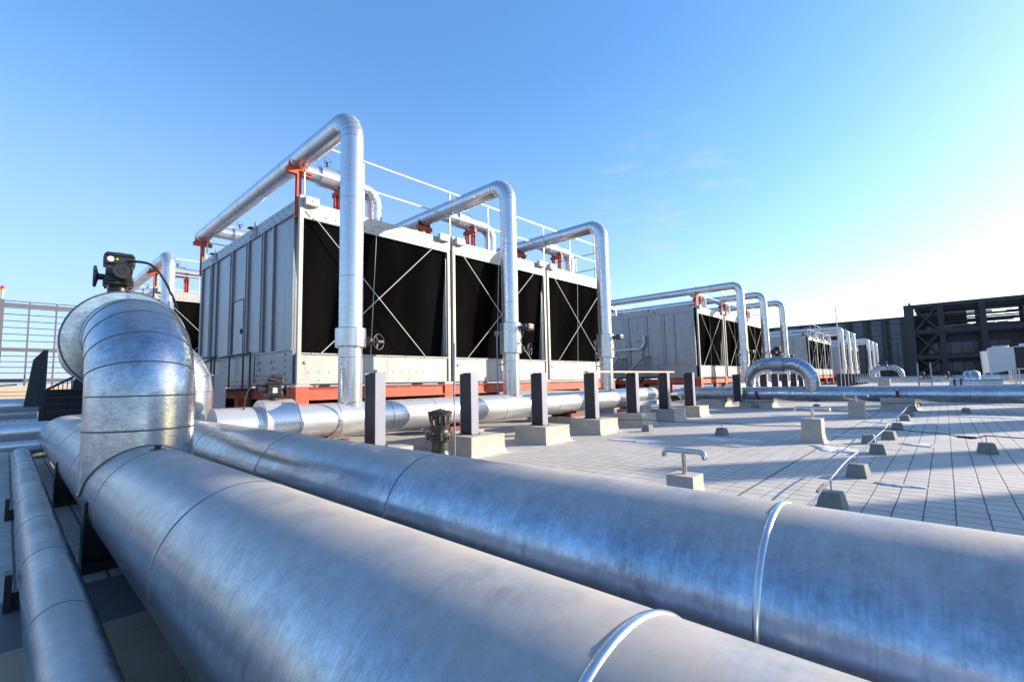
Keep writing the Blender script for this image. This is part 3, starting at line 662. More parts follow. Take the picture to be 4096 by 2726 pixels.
dup(s_near, -.3, 15.9, 0, 'orange-red T-shaped support on the left-edge tower')
o = dup(s_tw, 6.1-10.12, 15.05, 0, 'red support post on the left-edge tower, right of its riser'); o.rotation_euler.z = R_(90)

# ------------------------------------------------------------ header pipes
def make_header(x0, x1, label, collar):
    t = thing('header_pipe', (x0, YR, .885), label, 'pipe', 'header pipes under the risers')
    mb = pipe([(x0, YR, .885), (x1-2.6, YR, .885)], .36, None, 48, 1.22, 0, .014, .004, 1.0)
    # eccentric reducer, level top, then narrower run to a domed end
    path = [(x1-2.6, YR, .885), (x1-2.3, YR, .90), (x1-2.0, YR, .945), (x1-1.0, YR, .945), (x1-.12, YR, .945), (x1-.03, YR, .945), (x1, YR, .945)]
    mb.tube(path, [.36, .35, .30, .30, .30, .25, .12], 48, 0); mb.ring((x1-.45, YR, .945), (1, 0, 0), .30, .012, .004, 40, 1)
    mb.build('jacket', [GX, SEAM], t)
    if collar:
        c = MB(); c.lathe((collar, YR, .9), [(.355, 0), (.455, 0), (.465, .01), (.465, .58), (.455, .59), (.355, .59)], 56, 0, (1, 0, 0), True)
        c.ring((collar+.59, YR, .9), (1, 0, 0), .463, .012, .004, 56, 1)
        co = c.build('valve_collar', [GX, SEAM], t)
        for pl in co.data.polygons: pl.use_smooth = abs(pl.normal.x) < .3
        body = actuator(t, (collar+.24, YR-.05, 1.38), (-.15, -1, 0), .92, [(collar+.02, YR-.2, 1.75), (collar-.25, YR-.2, 1.55), (collar-.3, YR-.15, 1.2)], True, True)
    return t
make_header(2.45, 19.2, 'sunlit silver header pipe in front of the nearest towers, striped by post shadows', 3.2)
h2 = make_header(29.0, 47.0, 'silver header pipe in front of the second towers', 33.2)
make_header(69, 88, 'distant silver header pipe in front of the third towers', None)
# pedestals and red shoes under header 1
for i, (xx, lb) in enumerate(((3.9, 'by the black vent'), (7.35, 'behind the second near post, with a red shoe on it'), (12.4, 'behind the fourth post'), (16.9, 'near the domed end of the header'))):
    plinth(xx, 8.75, 1.0, 1.15, .42, 'header pedestal '+lb, group='pedestals under the header')
    t = thing('pipe_shoe', (xx+.5, YR, .42), 'dark red steel shoe '+lb, 'pipe shoe', 'red shoes under the header')
    m = MB(); m.box(xx+.1, xx+.9, 9.0, 9.12, .42, .53); m.box(xx+.1, xx+.9, 9.7, 9.82, .42, .53); m.build('rail', DRED, t)
    m = MB(); m.box(xx+.47, xx+.53, 9.05, 9.75, .425, .6); m.build('web', DRED, t)

# ------------------------------------------------------------ posts and their pedestals
def make_post(x, y=7.85, h0=.44, h1=1.83, w_=.215, d=.39):
    t = thing('steel_post', (x, y, h0), 'x', 'post', 'dark steel posts in a row')
    m = MB(); m.box(x, x+w_, y, y+.016, h0+.012, h1, 1); m.box(x, x+w_, y+d-.016, y+d, h0+.012, h1, 1); m.box(x+w_/2-.006, x+w_/2+.006, y+.016, y+d-.016, h0+.012, h1)
    m.box(x+.015, x+w_/2-.006, y+.016, y+d-.016, h0+.012, h1-.03); m.box(x+.02, x+.05, y+.016, y+.09, h0+.02, h1-.02)
    m.build('column', [NAVY, POST_LIT], t)  # dark web, pale flanges: shade and sun put into the colours
    m = MB(); m.box(x-.03, x+w_+.03, y-.03, y+d+.03, h0, h0+.012); 
    for (bx_, by_) in ((x-.015, y-.015), (x+w_+.015, y-.015), (x-.015, y+d+.015), (x+w_+.015, y+d+.015)): m.lathe((bx_, by_, h0+.012), [(.013, 0), (.013, .02), (0, .022)], 6)
    m.build('base_plate', NAVY, t); return t
pp = make_post(4.70); pp['label'] = 'dark steel post nearest the camera, in front of the first riser'
PX = [7.11, 9.63, 12.16, 14.75, 17.25, 19.7]
ORD = ['second', 'third', 'fourth', 'fifth', 'sixth', 'seventh']
plinth(4.28, 7.5, 1.02, 1.05, .44, 'concrete pedestal of the nearest dark post, mostly behind the big pipe', group='post pedestals')
for i, xx in enumerate(PX):
    dup(pp, xx-4.70, 0, 0, 'dark steel post, %s from the left along the header pipe' % ORD[i])
    plinth(xx-.33, 7.5, 1.02, 1.05, .44, 'flared concrete pedestal under the %s dark post from the left' % ORD[i], group='post pedestals')
k = 0
for xx in (25.95, 30.9, 33.45, 35.95, 38.5, 41.0, 43.5):
    dup(pp, xx-4.70, 0, -.08, ['dark post just left of the silver arch, behind the long pipe', 'dark post under the silver arch, first one', 'dark post under the silver arch, second one', 'dark post under the silver arch, third one', 'dark post under the silver arch, fourth one', 'dark post under the right side of the silver arch', 'dark post hidden behind the right leg of the silver arch'][k]); k += 1
xx = 58.0
while xx < 82.5:
    dup(pp, xx-4.70, 0, -.1, 'distant dark post in the tight picket right of the silver arch', group='picket of distant posts'); xx += 2.5
org(3.0, 11.2, 0); pa = dup(pp, 2.93-4.70, 3.3, .06, 'pale-lit dark post standing beside the second silver bend'); 
# wooden board on post tops
org(12.0, 7.9, 1.84); m = MB(); m.box(11.95, 18.1, 7.92, 8.07, 1.832, 1.885)
tag(m.build('wooden_board', WOOD, None, .006), 'long pale pine board lying across the post tops', 'board')
# pale conduit tray on the roof behind posts 5/6
t = thing('cable_tray', (15.6, 9.0, .5), 'white metal tray behind the posts at the end of the header', 'tray')
m = MB(); m.box(15.9, 18.6, 8.35, 8.6, .62, .78); m.build('tray', WHITE, t)
plinth(16.0, 8.3, .7, .5, .6, 'pale concrete block under the white tray', group='tray blocks')
# leaning dark strut by the sixth post
t = thing('steel_strut', (19.7, 9.5, 0), 'pale-edged dark strut leaning between the sixth and seventh posts', 'strut'); m = MB(); m.bar((21.0, 9.6, .8), (20.4, 9.6, 1.75), .14, .2); m.build('strut', NAVY, t)

# ------------------------------------------------------------ black cast vent, rod
def cast_vent(x, y):
    t = thing('roof_vent', (x, y, 0), 'black cast iron roof vent with slotted conical cap and rusty flange', 'vent')
    m = MB(); m.lathe((x, y, 0), [(.26, .06), (.27, .10), (.27, .14), (.2, .17), (.19, .22), (.165, .27), (.165, .43), (.19, .45), (.19, .52), (.25, .53), (.26, .56), (.25, .575)], 28)
    for i in range(8):
        a = i*pi/4+.2; m.box(x+.24*cos(a)-.02, x+.24*cos(a)+.02, y+.24*sin(a)-.02, y+.24*sin(a)+.02, .48, .63)
        m.box(x+.24*cos(a)-.02, x+.24*cos(a)+.02, y+.24*sin(a)-.02, y+.24*sin(a)+.02, .1, .18)
    m.lathe((x, y, 0), [(.26, .585), (.255, .61), (.19, .625), (.18, .67)], 28)
    m.build('body', CAST, t)
    m = MB(); m.lathe((x, y, 0), [(.29, 0), (.29, .03), (.275, .055)], 28); m.build('flange', RUST, t)
    # slotted cage
    g = MB(); n = 12
    def rr(z): return .18+(.245-.18)*(z-.67)/(.36)
    for j in range(n):
        a0 = 2*pi*(j+.22)/n; a1 = 2*pi*(j+.78)/n
        for (aa, ab, z0, z1) in ((a0, a1, .74, .96),):
            pass
    seg = 48; zs = [.67, .75, .775, .95, .975, 1.03]; vs = []
    for z in zs:
        for j in range(seg): a = 2*pi*j/seg; vs.append((x+rr(z)*cos(a), y+rr(z)*sin(a), z))
    fs = []
    for i in range(5):
        for j in range(seg):
            if j % 4 in (1, 2) and i == 2: continue
            if j % 4 in (1,) and i in (1, 3): pass
            fs.append((i*seg+j, i*seg+(j+1) % seg, (i+1)*seg+(j+1) % seg, (i+1)*seg+j))
    g.add(vs, fs, 0, True); g.build('slotted_cage', CAST, t)
    m = MB(); m.lathe((x, y, 1.03), [(.25, -.012), (.262, 0), (.25, .012), (.0, .075)], 36); m.build('cap', CAST, t); return t
cast_vent(5.98, 7.55)
t = thing('lightning_rod', (6.42, 7.62, 0), 'thin grey upright rod beside the black vent', 'rod'); m = MB(); m.tube([(6.42, 7.62, 0), (6.42, 7.62, 1.4)], .016, 8); m.tube([(6.42, 7.62, 1.4), (6.44, 7.62, 2.45)], .022, 8); m.build('rod', PANEL, t)

# ------------------------------------------------------------ gooseneck vents on blocks
def tvent(x, y, hb, bs, label, bl, rot=90, L_=.3, zt=None):
    plinth(x-bs/2, y-bs/2, bs, bs, hb, bl, .0 if hb < .4 else .03, group='blocks under the T vents')
    zt = zt or hb+.27
    t = thing('gooseneck_vent', (x, y, hb), label, 'vent', 'stainless T vents'); d = V((cos(R_(rot)), sin(R_(rot)), 0)); c = V((x, y, zt))
    m = MB(); m.tube([(x, y, hb), (x, y, zt)], .032, 16); m.ring((x, y, zt-.06), (0, 0, 1), .032, .01, .003, 16)
    m.build('stem', STAIN, t)
    m = MB(); p, _ = rounded([c-d*L_-V((0, 0, .09)), c-d*L_, c+d*L_, c+d*L_-V((0, 0, .09))], .07, 6); m.tube(p, .037, 18)
    m.ring(c-d*(L_-.08), d, .037, .008, .002, 18); m.ring(c+d*(L_-.08), d, .037, .008, .002, 18); m.build('hood', STAIN, t); return t
tvent(6.07, 2.59, .36, .35, 'stainless T-shaped vent nearest the camera, right behind the big pipes', 'low pale concrete block under the nearest T vent', 90, .27, .655)
tvent(13.35, 2.45, .57, .42, 'stainless T-shaped vent on a tall block in the middle of the roof', 'tall pale block with flared foot in the middle of the paving', 90, .36, .82)
tvent(21.5, 2.5, .58, .48, 'stainless T-shaped vent in front of the long silver pipe', 'tall grey block close to the long silver pipe', 90, .36, .86)

# ------------------------------------------------------------ cable blocks and conductors
def cblock(x, y, label, s=1.0, rot=0):
    t = thing('weight_block', (x, y, 0), label, 'concrete block', 'small tapered concrete blocks'); s *= .145
    m = MB(); m.hexa([(x-s, y-s, 0), (x+s, y-s, 0), (x+s, y+s, 0), (x-s, y+s, 0)], [(x-s*.72, y-s*.72, .2), (x+s*.72, y-s*.72, .2), (x+s*.72, y+s*.72, .2), (x-s*.72, y+s*.72, .2)])
    m.build('block', CONCD, t, .012); m = MB(); m.tube([(x, y, .19), (x, y, .34)], .008, 8); m.box(x-.035, x+.035, y-.012, y+.012, .335, .35); m.build('pin', PANEL, t)
    t.rotation_euler.z = R_(rot); return t
xs = [6.87, 9.22, 12.05, 14.85, 17.45, 20.95, 23.2, 26.3, 28.7, 31.6]
for i, xx in enumerate(xs):
    cblock(xx, 1.12, '%s small tapered concrete block from the front in the line under the pale conductor' % ['first', 'second', 'third', 'fourth', 'fifth', 'sixth', 'seventh', 'eighth', 'ninth', 'tenth'][i], 1, random.uniform(-12, 12))
for (xx, yy, lb) in ((13.5, 6.85, 'small tapered block at the foot of the fourth post pedestal'), (13.65, 4.7, 'small tapered block in the middle of the paving, on the dark cable'), (13.75, 1.42, 'darker tapered block just left of the pale conductor line'), (13.25, -.5, 'tapered block standing alone at the right, under the black cable joint'),
                     (26.2, 7.3, 'tiny tapered block beside the pedestals beyond the paving'), (27.1, 4.75, 'tiny tapered block left of the second tall vent block'), (25.8, -.5, 'tapered block far right, beyond the long pipe')):
    cblock(xx, yy, lb, 1, random.uniform(-10, 10))
t = thing('conductor_strip', (9, 1.12, .35), 'pale lightning conductor rod running away over the small blocks', 'conductor')
m = MB(); pts = []
for i in range(120):
    xx = 4.2+i*.24; sg = .012*sin(xx*1.7); pts.append((xx, 1.12+.02*sin(xx*.9), .352+sg if xx > 6.3 else .352-(6.3-xx)*.15))
m.tube(pts, .009, 8); m.build('strip', CABLEW, t); m = MB(); m.tube([(6.45, 1.12, .352), (6.12, 1.13, .33)], .016, 10); m.build('sleeve', COPPER, t)
def cable(pts, r, label, mat=RUBBER):
    org(*pts[0]); m = MB(); sm = []
    P_ = [V(p) for p in pts]
    for i in range(len(P_)-1):
        for k_ in range(14):
            u = k_/14; q = P_[i].lerp(P_[i+1], u); q.z -= .035*sin(pi*u)*(1 if (P_[i+1]-P_[i]).length > 1.2 else .2); sm.append(q)
    sm.append(P_[-1]); m.tube(sm, r, 6); return tag(m.build('cable', mat), label, 'cable')
cable([(13.4, 9.0, .35), (13.5, 6.85, .35), (13.6, 4.7, .35), (13.7, 2.9, .34), (13.72, 1.42, .35), (13.7, 1.0, .36), (13.5, .1, .32), (13.3, -.28, .26), (13.22, -.5, .345), (13.1, -3.5, .35)], .010, 'thin black cable strung across the paving from block to block')
org(13.3, -.2, .3); m = MB(); m.tube([(13.36, -.08, .285), (13.28, -.36, .285)], .022, 8); tag(m.build('cable_joint', RUBBER), 'black sleeve joint on the thin cable at the right', 'cable joint')
cable([(26.3, 9.0, .35), (26.4, 4.75, .35), (26.3, 1.1, .35), (25.8, -.5, .35), (25.6, -6, .35)], .010, 'thin cable beyond, just past the long silver pipe')

# ------------------------------------------------------------ snow patches
def snow(x, y, rx, ry, seed, label):
    rnd = random.Random(seed); org(x, y, 0); m = MB(); n = 56; ph = [rnd.uniform(0, 6.28) for _ in range(6)]
    def rad(a): return .8+.2*sin(2*a+ph[0])+.2*sin(3*a+ph[1])+.17*sin(5*a+ph[2])+.12*sin(8*a+ph[3])+.08*sin(13*a+ph[4])+.05*sin(21*a+ph[5])
    vs = [(x, y, .03)]
    for k_, h in ((.55, .026), (.9, .018), (1, .002)):
        for j in range(n): a = 2*pi*j/n; vs.append((x+rx*k_*rad(a)*cos(a), y+ry*k_*rad(a)*sin(a), h))
    fs = [(0, 1+j, 1+(j+1) % n) for j in range(n)]+[(1+i*n+j, 1+(i+1)*n+j, 1+(i+1)*n+(j+1) % n, 1+i*n+(j+1) % n) for i in range(2) for j in range(n)]
    m.add(vs, fs, 0, True); return tag(m.build('snow_patch', SNOW), label, 'snow', 'thin patches of old snow')
for a in ((12.3, 1.95, .38, .48, 1, 'white snow patch at the foot of the tall middle vent block'), (19.7, 1.0, .55, 1.3, 2, 'long white snow streak in front of the big pipe pedestal'), (13.9, .55, .25, .35, 3, 'small snow patch beside the fourth tapered block'),
          (12.0, 1.55, .2, .4, 4, 'small snow patch left of the pale conductor'), (12.6, 4.3, .35, .9, 5, 'faint snow patch near the lone tapered block on the dark cable'), (8.75, .62, .1, .26, 6, 'crumpled white snow strip right of the second tapered block'), (23.6, -1.2, .25, 2.6, 7, 'thin long snow line across the right side of the roof'),
          (21.5, 4.4, .4, 1.4, 8, 'pale snow film near the seventh post'), (15.2, 1.9, .25, .7, 9, 'snow streak behind the tall middle block'), (11.2, 5.9, .35, .8, 10, 'dull snow film in front of the third pedestal')): snow(*a)

# ------------------------------------------------------------ long pipe across the roof with arch
XL = 27.0
t = thing('long_pipe', (XL, 4, .7), 'long silver pipe crossing the roof from the arch to the right edge', 'pipe')
mb = pipe([(XL, -40, .70), (XL, 11.3, .70)], .37, None, 56, 2.15, 0, .014, .004, .6); mb.tube([(XL, 11.3, .70), (XL, 11.45, .70), (XL, 11.58, .70), (XL, 11.66, .70)], [.37, .34, .25, .08], 40)
mb.build('jacket', [GY, SEAM], t)
t = thing('pipe_arch', (XL, 6.5, .7), 'silver segmented arch pipe with black actuator standing on the long pipe', 'pipe')
mb = MB(); path, seams = rounded([(XL, 4.85, .7), (XL, 4.85, 2.2), (XL+.25, 7.75, 2.2), (XL+.9, 7.75, .7)], .95, 8)
mb.tube(path, .36, 48, 0)
for c, a in seams: mb.ring(c, a, .36, .016, .005, 48, 1)
saddle(mb, XL, 4.85, .7, .36, .373, 1, .01); mb.build('bend', [GY, SEAM], t)
c = MB(); c.lathe((XL+.11, 5.98, 2.2), [(.36, 0), (.45, 0), (.46, .01), (.46, .57), (.45, .58), (.36, .58)], 48, 0, (0.08, 1, 0), True); co = c.build('valve_collar', [GY, SEAM], t)
for pl in co.data.polygons: pl.use_smooth = abs(pl.normal.y) < .3
actuator(t, (XL+.1, 6.3, 2.67), (-1, 0, 0), 1.0, [(XL-.3, 6.6, 2.9), (XL-.3, 6.8, 2.75), (XL-.25, 6.9, 2.55)], True, True)
plinth(26.4, 1.05, 1.3, 1.15, .56, 'broad grey concrete pedestal under the long silver pipe', .1, group='pedestals under the long pipe')
plinth(26.4, 6.6, 1.3, 1.5, .42, 'concrete pedestal under the arch', .06, group='pedestals under the long pipe')
plinth(26.4, 8.9, 1.3, 1.3, .42, 'concrete pedestal at the rounded end of the long pipe', .06, group='pedestals under the long pipe')
plinth(26.4, -6.5, 1.3, 1.3, .42, 'concrete pedestal of the long pipe outside the right edge', .06, group='pedestals under the long pipe')
for yy, lb in ((1.6, 'dark red cradle on the broad pedestal under the long pipe'), (7.3, 'dark red cradle near the arch')):
    t = thing('pipe_cradle', (XL, yy, .42), lb, 'pipe support', 'dark red cradles'); m = MB(); z0 = .56 if yy < 2 else .42
    m.box(XL-.41, XL+.41, yy-.1, yy+.1, z0-.0, z0+.03); m.box(XL-.40, XL-.385, yy-.06, yy+.06, z0+.03, .86); m.box(XL+.385, XL+.40, yy-.06, yy+.06, z0+.03, .86); m.build('cradle', DRED, t)

# ------------------------------------------------------------ stairs at the ends of tower banks
def stair(x, y0, label, n=5, h=1.55):
    t = thing('access_stair', (x, y0, 0), label, 'stair', 'dark stairs beside the towers')
    m = MB()
    for i in range(n): z = h*(i+1)/n; m.box(x-1.3+i*.24, x-1.3+i*.24+.26, y0, y0+.8, z-.03, z)
    m.build('treads', NAVY, t)
    m = MB(); m.box(x-.12, x-.02, y0-.1, y0+2.2, h-.03, h+.02); m.box(x-1.1, x-.02, y0+.8, y0+2.2, h-.04, h); m.build('landing', NAVY, t)
    for yy in (y0, y0+.8):
        m = MB(); m.bar((x-1.4, yy, .05), (x-.15, yy, h-.08), .04, .18); m.build('stringer', NAVY, t)
        m = MB(); m.tube([(x-1.4, yy, .95), (x-.2, yy, h+.95)], .025, 8); m.tube([(x-.2, yy, h+.95), (x-.08, yy, h+.95)], .025, 8)
        for i in range(7): u = i/6; m.tube([(x-1.4+1.2*u, yy, .1+h*u), (x-1.4+1.2*u, yy, .95+h*u)], .014, 6)
        m.build('handrail', NAVY, t)
    m = MB()
    m.tube([(x-1.05, y0+.8, h+.95), (x-1.05, y0+2.2, h+.95)], .022, 8); m.tube([(x-1.05, y0+2.2, h+.95), (x-.05, y0+2.2, h+.95)], .022, 8)
    for i in range(9): m.tube([(x-1.05, y0+.8+i*.175, h), (x-1.05, y0+.8+i*.175, h+.95)], .012, 6)
    for i in range(5): m.tube([(x-1.0+i*.22, y0+2.2, h), (x-1.0+i*.22, y0+2.2, h+.95)], .012, 6)
    m.build('guard', NAVY, t); return t
t = thing('access_stair', (30.8, 16.5, 0), 'dark stairs with railings against the grey side of the second towers', 'stair')
for xx, ya, yb, yc, zl in ((31.3, 18.75, 18.0, 17.3, 1.0), (30.3, 16.3, 15.4, 14.85, 1.0)):
    m = MB(); m.tube([(xx, ya, 2.3), (xx, yb, 3.15), (xx, yc, 3.15)], .03, 8)
    for i in range(11):
        y = ya+(yc-ya)*i/10; zt = 2.3+.85*min(1, (ya-y)/(ya-yb)); m.tube([(xx, y, zt-1.3), (xx, y, zt)], .018, 6)
    m.bar((xx, ya, 1.0), (xx, yb, 1.72), .05, .16); m.bar((xx, yb, 1.72), (xx, yc, 1.72), .05, .12); m.build('railing', NAVY, t)
for i in range(6):
    m = MB(); m.box(29.9, 31.3, 17.6-i*.36, 17.9-i*.36, .35+i*.26, .39+i*.26); m.build('tread', NAVY, t)
m = MB(); m.bar((29.9, 17.9, .2), (29.9, 15.6, 1.7), .05, .2); m.build('stringer', NAVY, t); m = MB(); m.box(29.9, 31.4, 14.8, 15.9, 1.68, 1.76); m.build('landing', NAVY, t)
stair(66.6, 15.2, 'dark stairs beside the distant third towers')
# black tubular railing platform by nearest tower side
t = thing('access_platform', (4.4, 17.5, 0), 'black tubular railing of the platform at the side of the nearest tower', 'railing')
m = MB(); m.box(3.9, 4.9, 14.9, 18.9, 1.5, 1.58); m.build('deck', NAVY, t)
m = MB()
for (a, b) in (((4.85, 14.95), (4.85, 15.6)), ((3.95, 15.3), (3.95, 18.8))): pass
m.tube([(4.84, 15.0, 2.62), (4.84, 18.6, 2.62), (4.3, 20.2, 2.25)], .03, 10); m.tube([(3.95, 14.95, 2.5), (3.95, 17.6, 2.5), (3.6, 18.6, 2.35)], .03, 10)
for yy in (15.0, 15.6, 16.9, 18.5): m.tube([(4.84, yy, 1.5), (4.84, yy, 2.62)], .026, 8)
for yy in (15.1, 15.4, 17.2): m.tube([(3.95, yy, 1.5), (3.95, yy, 2.5)], .026, 8)
m.build('railing', NAVY, t)
for (a, b) in ((3.92, 14.95), (4.8, 14.95), (3.92, 18.8), (4.8, 18.8)): m = MB(); m.box(a, a+.08, b-.04, b+.04, 0, 1.5); m.build('leg', NAVY, t)
# rectangular duct on second tower side
t = thing('cable_duct', (31.4, 18, 3), 'bent pale square duct on the grey side of the second towers', 'duct'); m = MB()
m.bar((31.38, 15.9, 4.75), (31.38, 15.9, 4.15), .18, .14); m.bar((31.38, 15.9, 4.16), (31.38, 16.2, 3.8), .18, .14); m.bar((31.38, 16.15, 3.82), (31.38, 19.5, 3.78), .18, .14); m.build('duct', WHITE, t)

# ------------------------------------------------------------ far left: pipes, fins, stair, screen, wall
for i, (yy, zz, rr, lb) in enumerate(((24.5, 1.13, .25, 'upper silver pipe at the left edge, abutting the dark fin'), (25.8, .78, .2, 'silver pipe half hidden below the upper left-edge pipe'), (17.0, .62, .235, 'silver pipe at the left edge running into the far end of the big pipe'), (15.9, .36, .115, 'thin silver pipe lowest at the left edge'))):
    t = thing('background_pipe', (0, yy, zz), lb, 'pipe', 'pipes at the left edge'); xe = .85 if i < 2 else 1.2
    pipe([(-22, yy, zz), (xe, yy, zz)], rr, None, 32, 2.6, 0, .012, .004, 1).build('jacket', [GX, SEAM], t)
t = thing('steel_fin', (.6, 23, 0), 'dark steel fin with slanted top rising beside the left-edge pipes', 'steel fin', 'dark fins at the stair')
m = MB(); m.poly([(.42, 23.0, 1.1), (.80, 23.0, 1.1), (.80, 23.0, 3.03), (.58, 23.0, 2.72)], (0, .5, 0)); m.box(.80, .93, 22.95, 23.5, .3, 3.05); m.build('fin', NAVY, t)
dup(t, 1.05, 0, -.75, 'dark steel fin half hidden behind the big silver bend')
t = thing('access_stair', (1.1, 22.5, 0), 'dark stair with a sloping handrail between the two fins at the left', 'stair'); m = MB()
for i in range(4): m.box(.93, 2.4, 22.6-i*.25, 22.9-i*.25, 1.62-.23*i, 1.66-.23*i)
m.box(.93, 2.4, 22.95, 23.1, 1.48, 1.68); m.build('treads', NAVY, t)
m = MB(); m.bar((.93, 22.5, 1.67), (1.62, 22.5, 2.13), .06, .08)
for i in range(5): u = .25+i*.16; m.tube([(.93+.69*u, 22.5, 1.66), (.93+.69*u, 22.5, 1.67+.46*u)], .015, 6)
m.build('handrail', NAVY, t)
m = MB(); m.box(.93, 2.4, 23.1, 23.2, .1, 1.6); m.build('riser_panel', DARKS, t)
# tall bar screen
YS = 44.
t = thing('bar_screen', (0, YS, 2), 'tall grey steel screen of thin horizontal bars against the sky', 'screen')
for z0, z1 in ((7.15, 7.38), (4.25, 4.48), (2.25, 2.48)):
    m = MB(); m.box(-40, 6, YS, YS+.2, z0, z1); m.build('beam', FRAMEG, t)
m = MB(); m.box(-40, 6, YS+.05, YS+.12, 7.5, 7.54); m.build('top_wire', NAVY, t)
m = MB()
for z0 in ([4.48+.43*i for i in range(1, 7)]+[2.48+.36*i for i in range(1, 5)]): m.box(-40, 6, YS+.06, YS+.10, z0, z0+.045)
m.build('bars', NAVY, t)
for i in range(-30, 5):
    x = .72+i*1.29
    if abs(x+.55) < .3: continue
    m = MB(); m.box(x, x+.09, YS+.02, YS+.16, 2.0, 7.5); m.build('mullion', FRAMEG, t)
m = MB(); m.box(-.62, -.36, YS-.1, YS+.2, .5, 7.6); m.build('main_post', FRAMEG, t)
t = thing('warning_lamp', (-.5, YS, 7.6), 'small red and yellow warning lamp on a white stem at the left edge', 'lamp'); m = MB(); m.tube([(-.49, YS, 7.6), (-.49, YS, 8.1)], .07, 10); m.build('stem', WHITE, t)
m = MB(); m.lathe((-.49, YS, 8.1), [(.1, 0), (.1, .12)], 14); m.build('yellow_ring', YEL, t); m = MB(); m.lathe((-.49, YS, 8.22), [(.11, 0), (.11, .16), (.08, .22), (0, .23)], 14); m.build('red_lens', LAMPR, t)
org(0, 60, 0); m = MB(); m.box(-60, 9, 60, 61, 0, 2.15)
tag(m.build('parapet_wall', WALLC), 'sunlit cream wall beyond the screen at the left', 'wall')
t = thing('wire_fence', (0, 40, 0), 'thin dark wires and rail stretched in front of the cream wall', 'fence'); m = MB()
for z in (2.1, 1.62, 1.4): m.box(-30, 6, 40, 40.03, z, z+.03)
m.bar((-9, 40, 1.2), (.4, 40, 2.05), .05, .07); m.build('wires', NAVY, t)

# ------------------------------------------------------------ dark building
XB = 150.; K = 1.875
def zz(z): return 1.6+(z-1.6)*K
b = thing('dark_building', (XB, 5, 0), 'large dark steel-framed building closing the view at the right', 'building')
m = MB(); m.box(XB+1, XB+20, 6.2, 70, 0, zz(9.1)); m.build('wing_wall', DARKB, b)
m = MB()
for i in range(16): y = 6.3+i*3.75; m.box(XB+.2, XB+1, y-.9+.9, y+.8, 0, zz(9.05)); m.box(XB+.6, XB+1, y, y+3.75, zz(9.0), zz(9.1))
m.build('pilasters', DARKB, b)
for i in range(14):
    y = 7.3+i*3.75; f = MB(); f.box(XB+.85, XB+1.0, y, y+2.0, zz(2.0), zz(8.85))
    fo = f.build('window', GLASSG, b); g = MB()
    for z in ([zz(8.2), zz(6.75), zz(5.6), zz(4.9), zz(4.3), zz(3.2)]+([zz(6.2), zz(5.3), zz(4.6), zz(3.8), zz(3.5)] if i < 3 else [])): g.box(XB+.8, XB+.86, y, y+2.0, z, z+.12)
    g.box(XB+.8, XB+.86, y+.9, y+1.0, zz(2.0), zz(5.8)); g.build('glazing_bars', DARKS, fo)
m = MB(); m.box(XB-.4, XB+5, 4.6, 6.4, 0, zz(10.5)); m.build('end_slab', POST_LIT if 0 else DARKB, b)
m = MB(); m.lathe((XB, 5.2, zz(10.5)), [(.25, 0), (.25, .5), (0, .6)], 10); m.build('roof_lamp', LAMPR, b)
cols = [-.25, -7.3, -15, -22.5, -30, -37.5, -45, -52.5]
for i, y in enumerate(cols):
    for dx in (0, 9, 18): m = MB(); m.box(XB+dx, XB+dx+.9, y-.55, y+.55, 0, zz(10.3)-.02*(dx > 0)); m.build('column', DARKS, b)
for z, h in ((zz(10.5), .9), (zz(7.15), .9), (zz(3.9), .9), (zz(1.5), .6)):
    for dx in (0.05, 9.05, 18.05): m = MB(); m.box(XB+dx, XB+dx+.8, -60, 4.6, z-h, z); m.build('floor_beam', DARKS, b)
for i in range(len(cols)):
    for z in (zz(10.45), zz(7.1), zz(3.85)): m = MB(); m.box(XB+.9, XB+18, cols[i]-.3, cols[i]+.3, z-.8, z-.02); m.build('cross_beam', DARKS, b)
for (za, zb) in ((zz(10.2), zz(7.0)), (zz(6.7), zz(3.8)), (zz(3.5), zz(1.4))):
    for dx in (.4, 9.2):
        for (q0, q1) in ((za, zb), (zb, za)): m = MB(); m.bar((XB+dx+(.25 if q0 == za else 0), 4.55, q0), (XB+dx+(.25 if q0 == za else 0), .3, q1), .38, .38); m.build('brace', DARKS, b)
m = MB(); m.box(XB+10, XB+10.4, -5, 6.3, 0, zz(9.6)); m.box(XB+10, XB+10.4, -60, -5, zz(1.4), zz(7.2)); m.build('inner_wall', DARKB, b)
for j in range(7):
    for (za, zb) in ((zz(4.2), zz(5.6)), (zz(1.7), zz(3.0)), (zz(7.3), zz(8.0))):
        y = 2.6-j*2.1
        if y < -12: continue
        f = MB(); f.box(XB+9.94, XB+10, y-1.9, y, za, zb); f.build('window', GLASSG, b)
rnd = random.Random(3)
for j in range(4):      # roof beams running along the front
    dx = 2.6+j*4.2; m = MB(); a = rnd.uniform(-60, -20); m.box(XB+dx, XB+dx+.45, a if j % 2 == 1 else -60, 4.2, zz(10.3)-.7, zz(10.3)-.1); m.build('roof_beam', DARKS, b)
for j in range(3):
    m = MB(); m.box(XB+3+j*4.6, XB+3.5+j*4.6, (-9, -60, -13)[j], 4.2, zz(9.0)-.75*j, zz(9.0)+.35-.75*j); m.build('upper_louvre', DARKS, b)
for j in range(7):
    m = MB(); m.box(XB+8+(j%2)*6, XB+8.6+(j%2)*6, -60, (-2, -.9, 3, -4, 4.2, -12, 4.2)[j], zz(7.4)+.72*j, zz(7.4)+.5+.72*j); m.build('sun_louvre', DARKS, b)
m = MB(); m.box(XB-.3, XB-.1, -60, 4.6, 0, zz(1.35)); m.build('plinth_wall', DARKB, b)

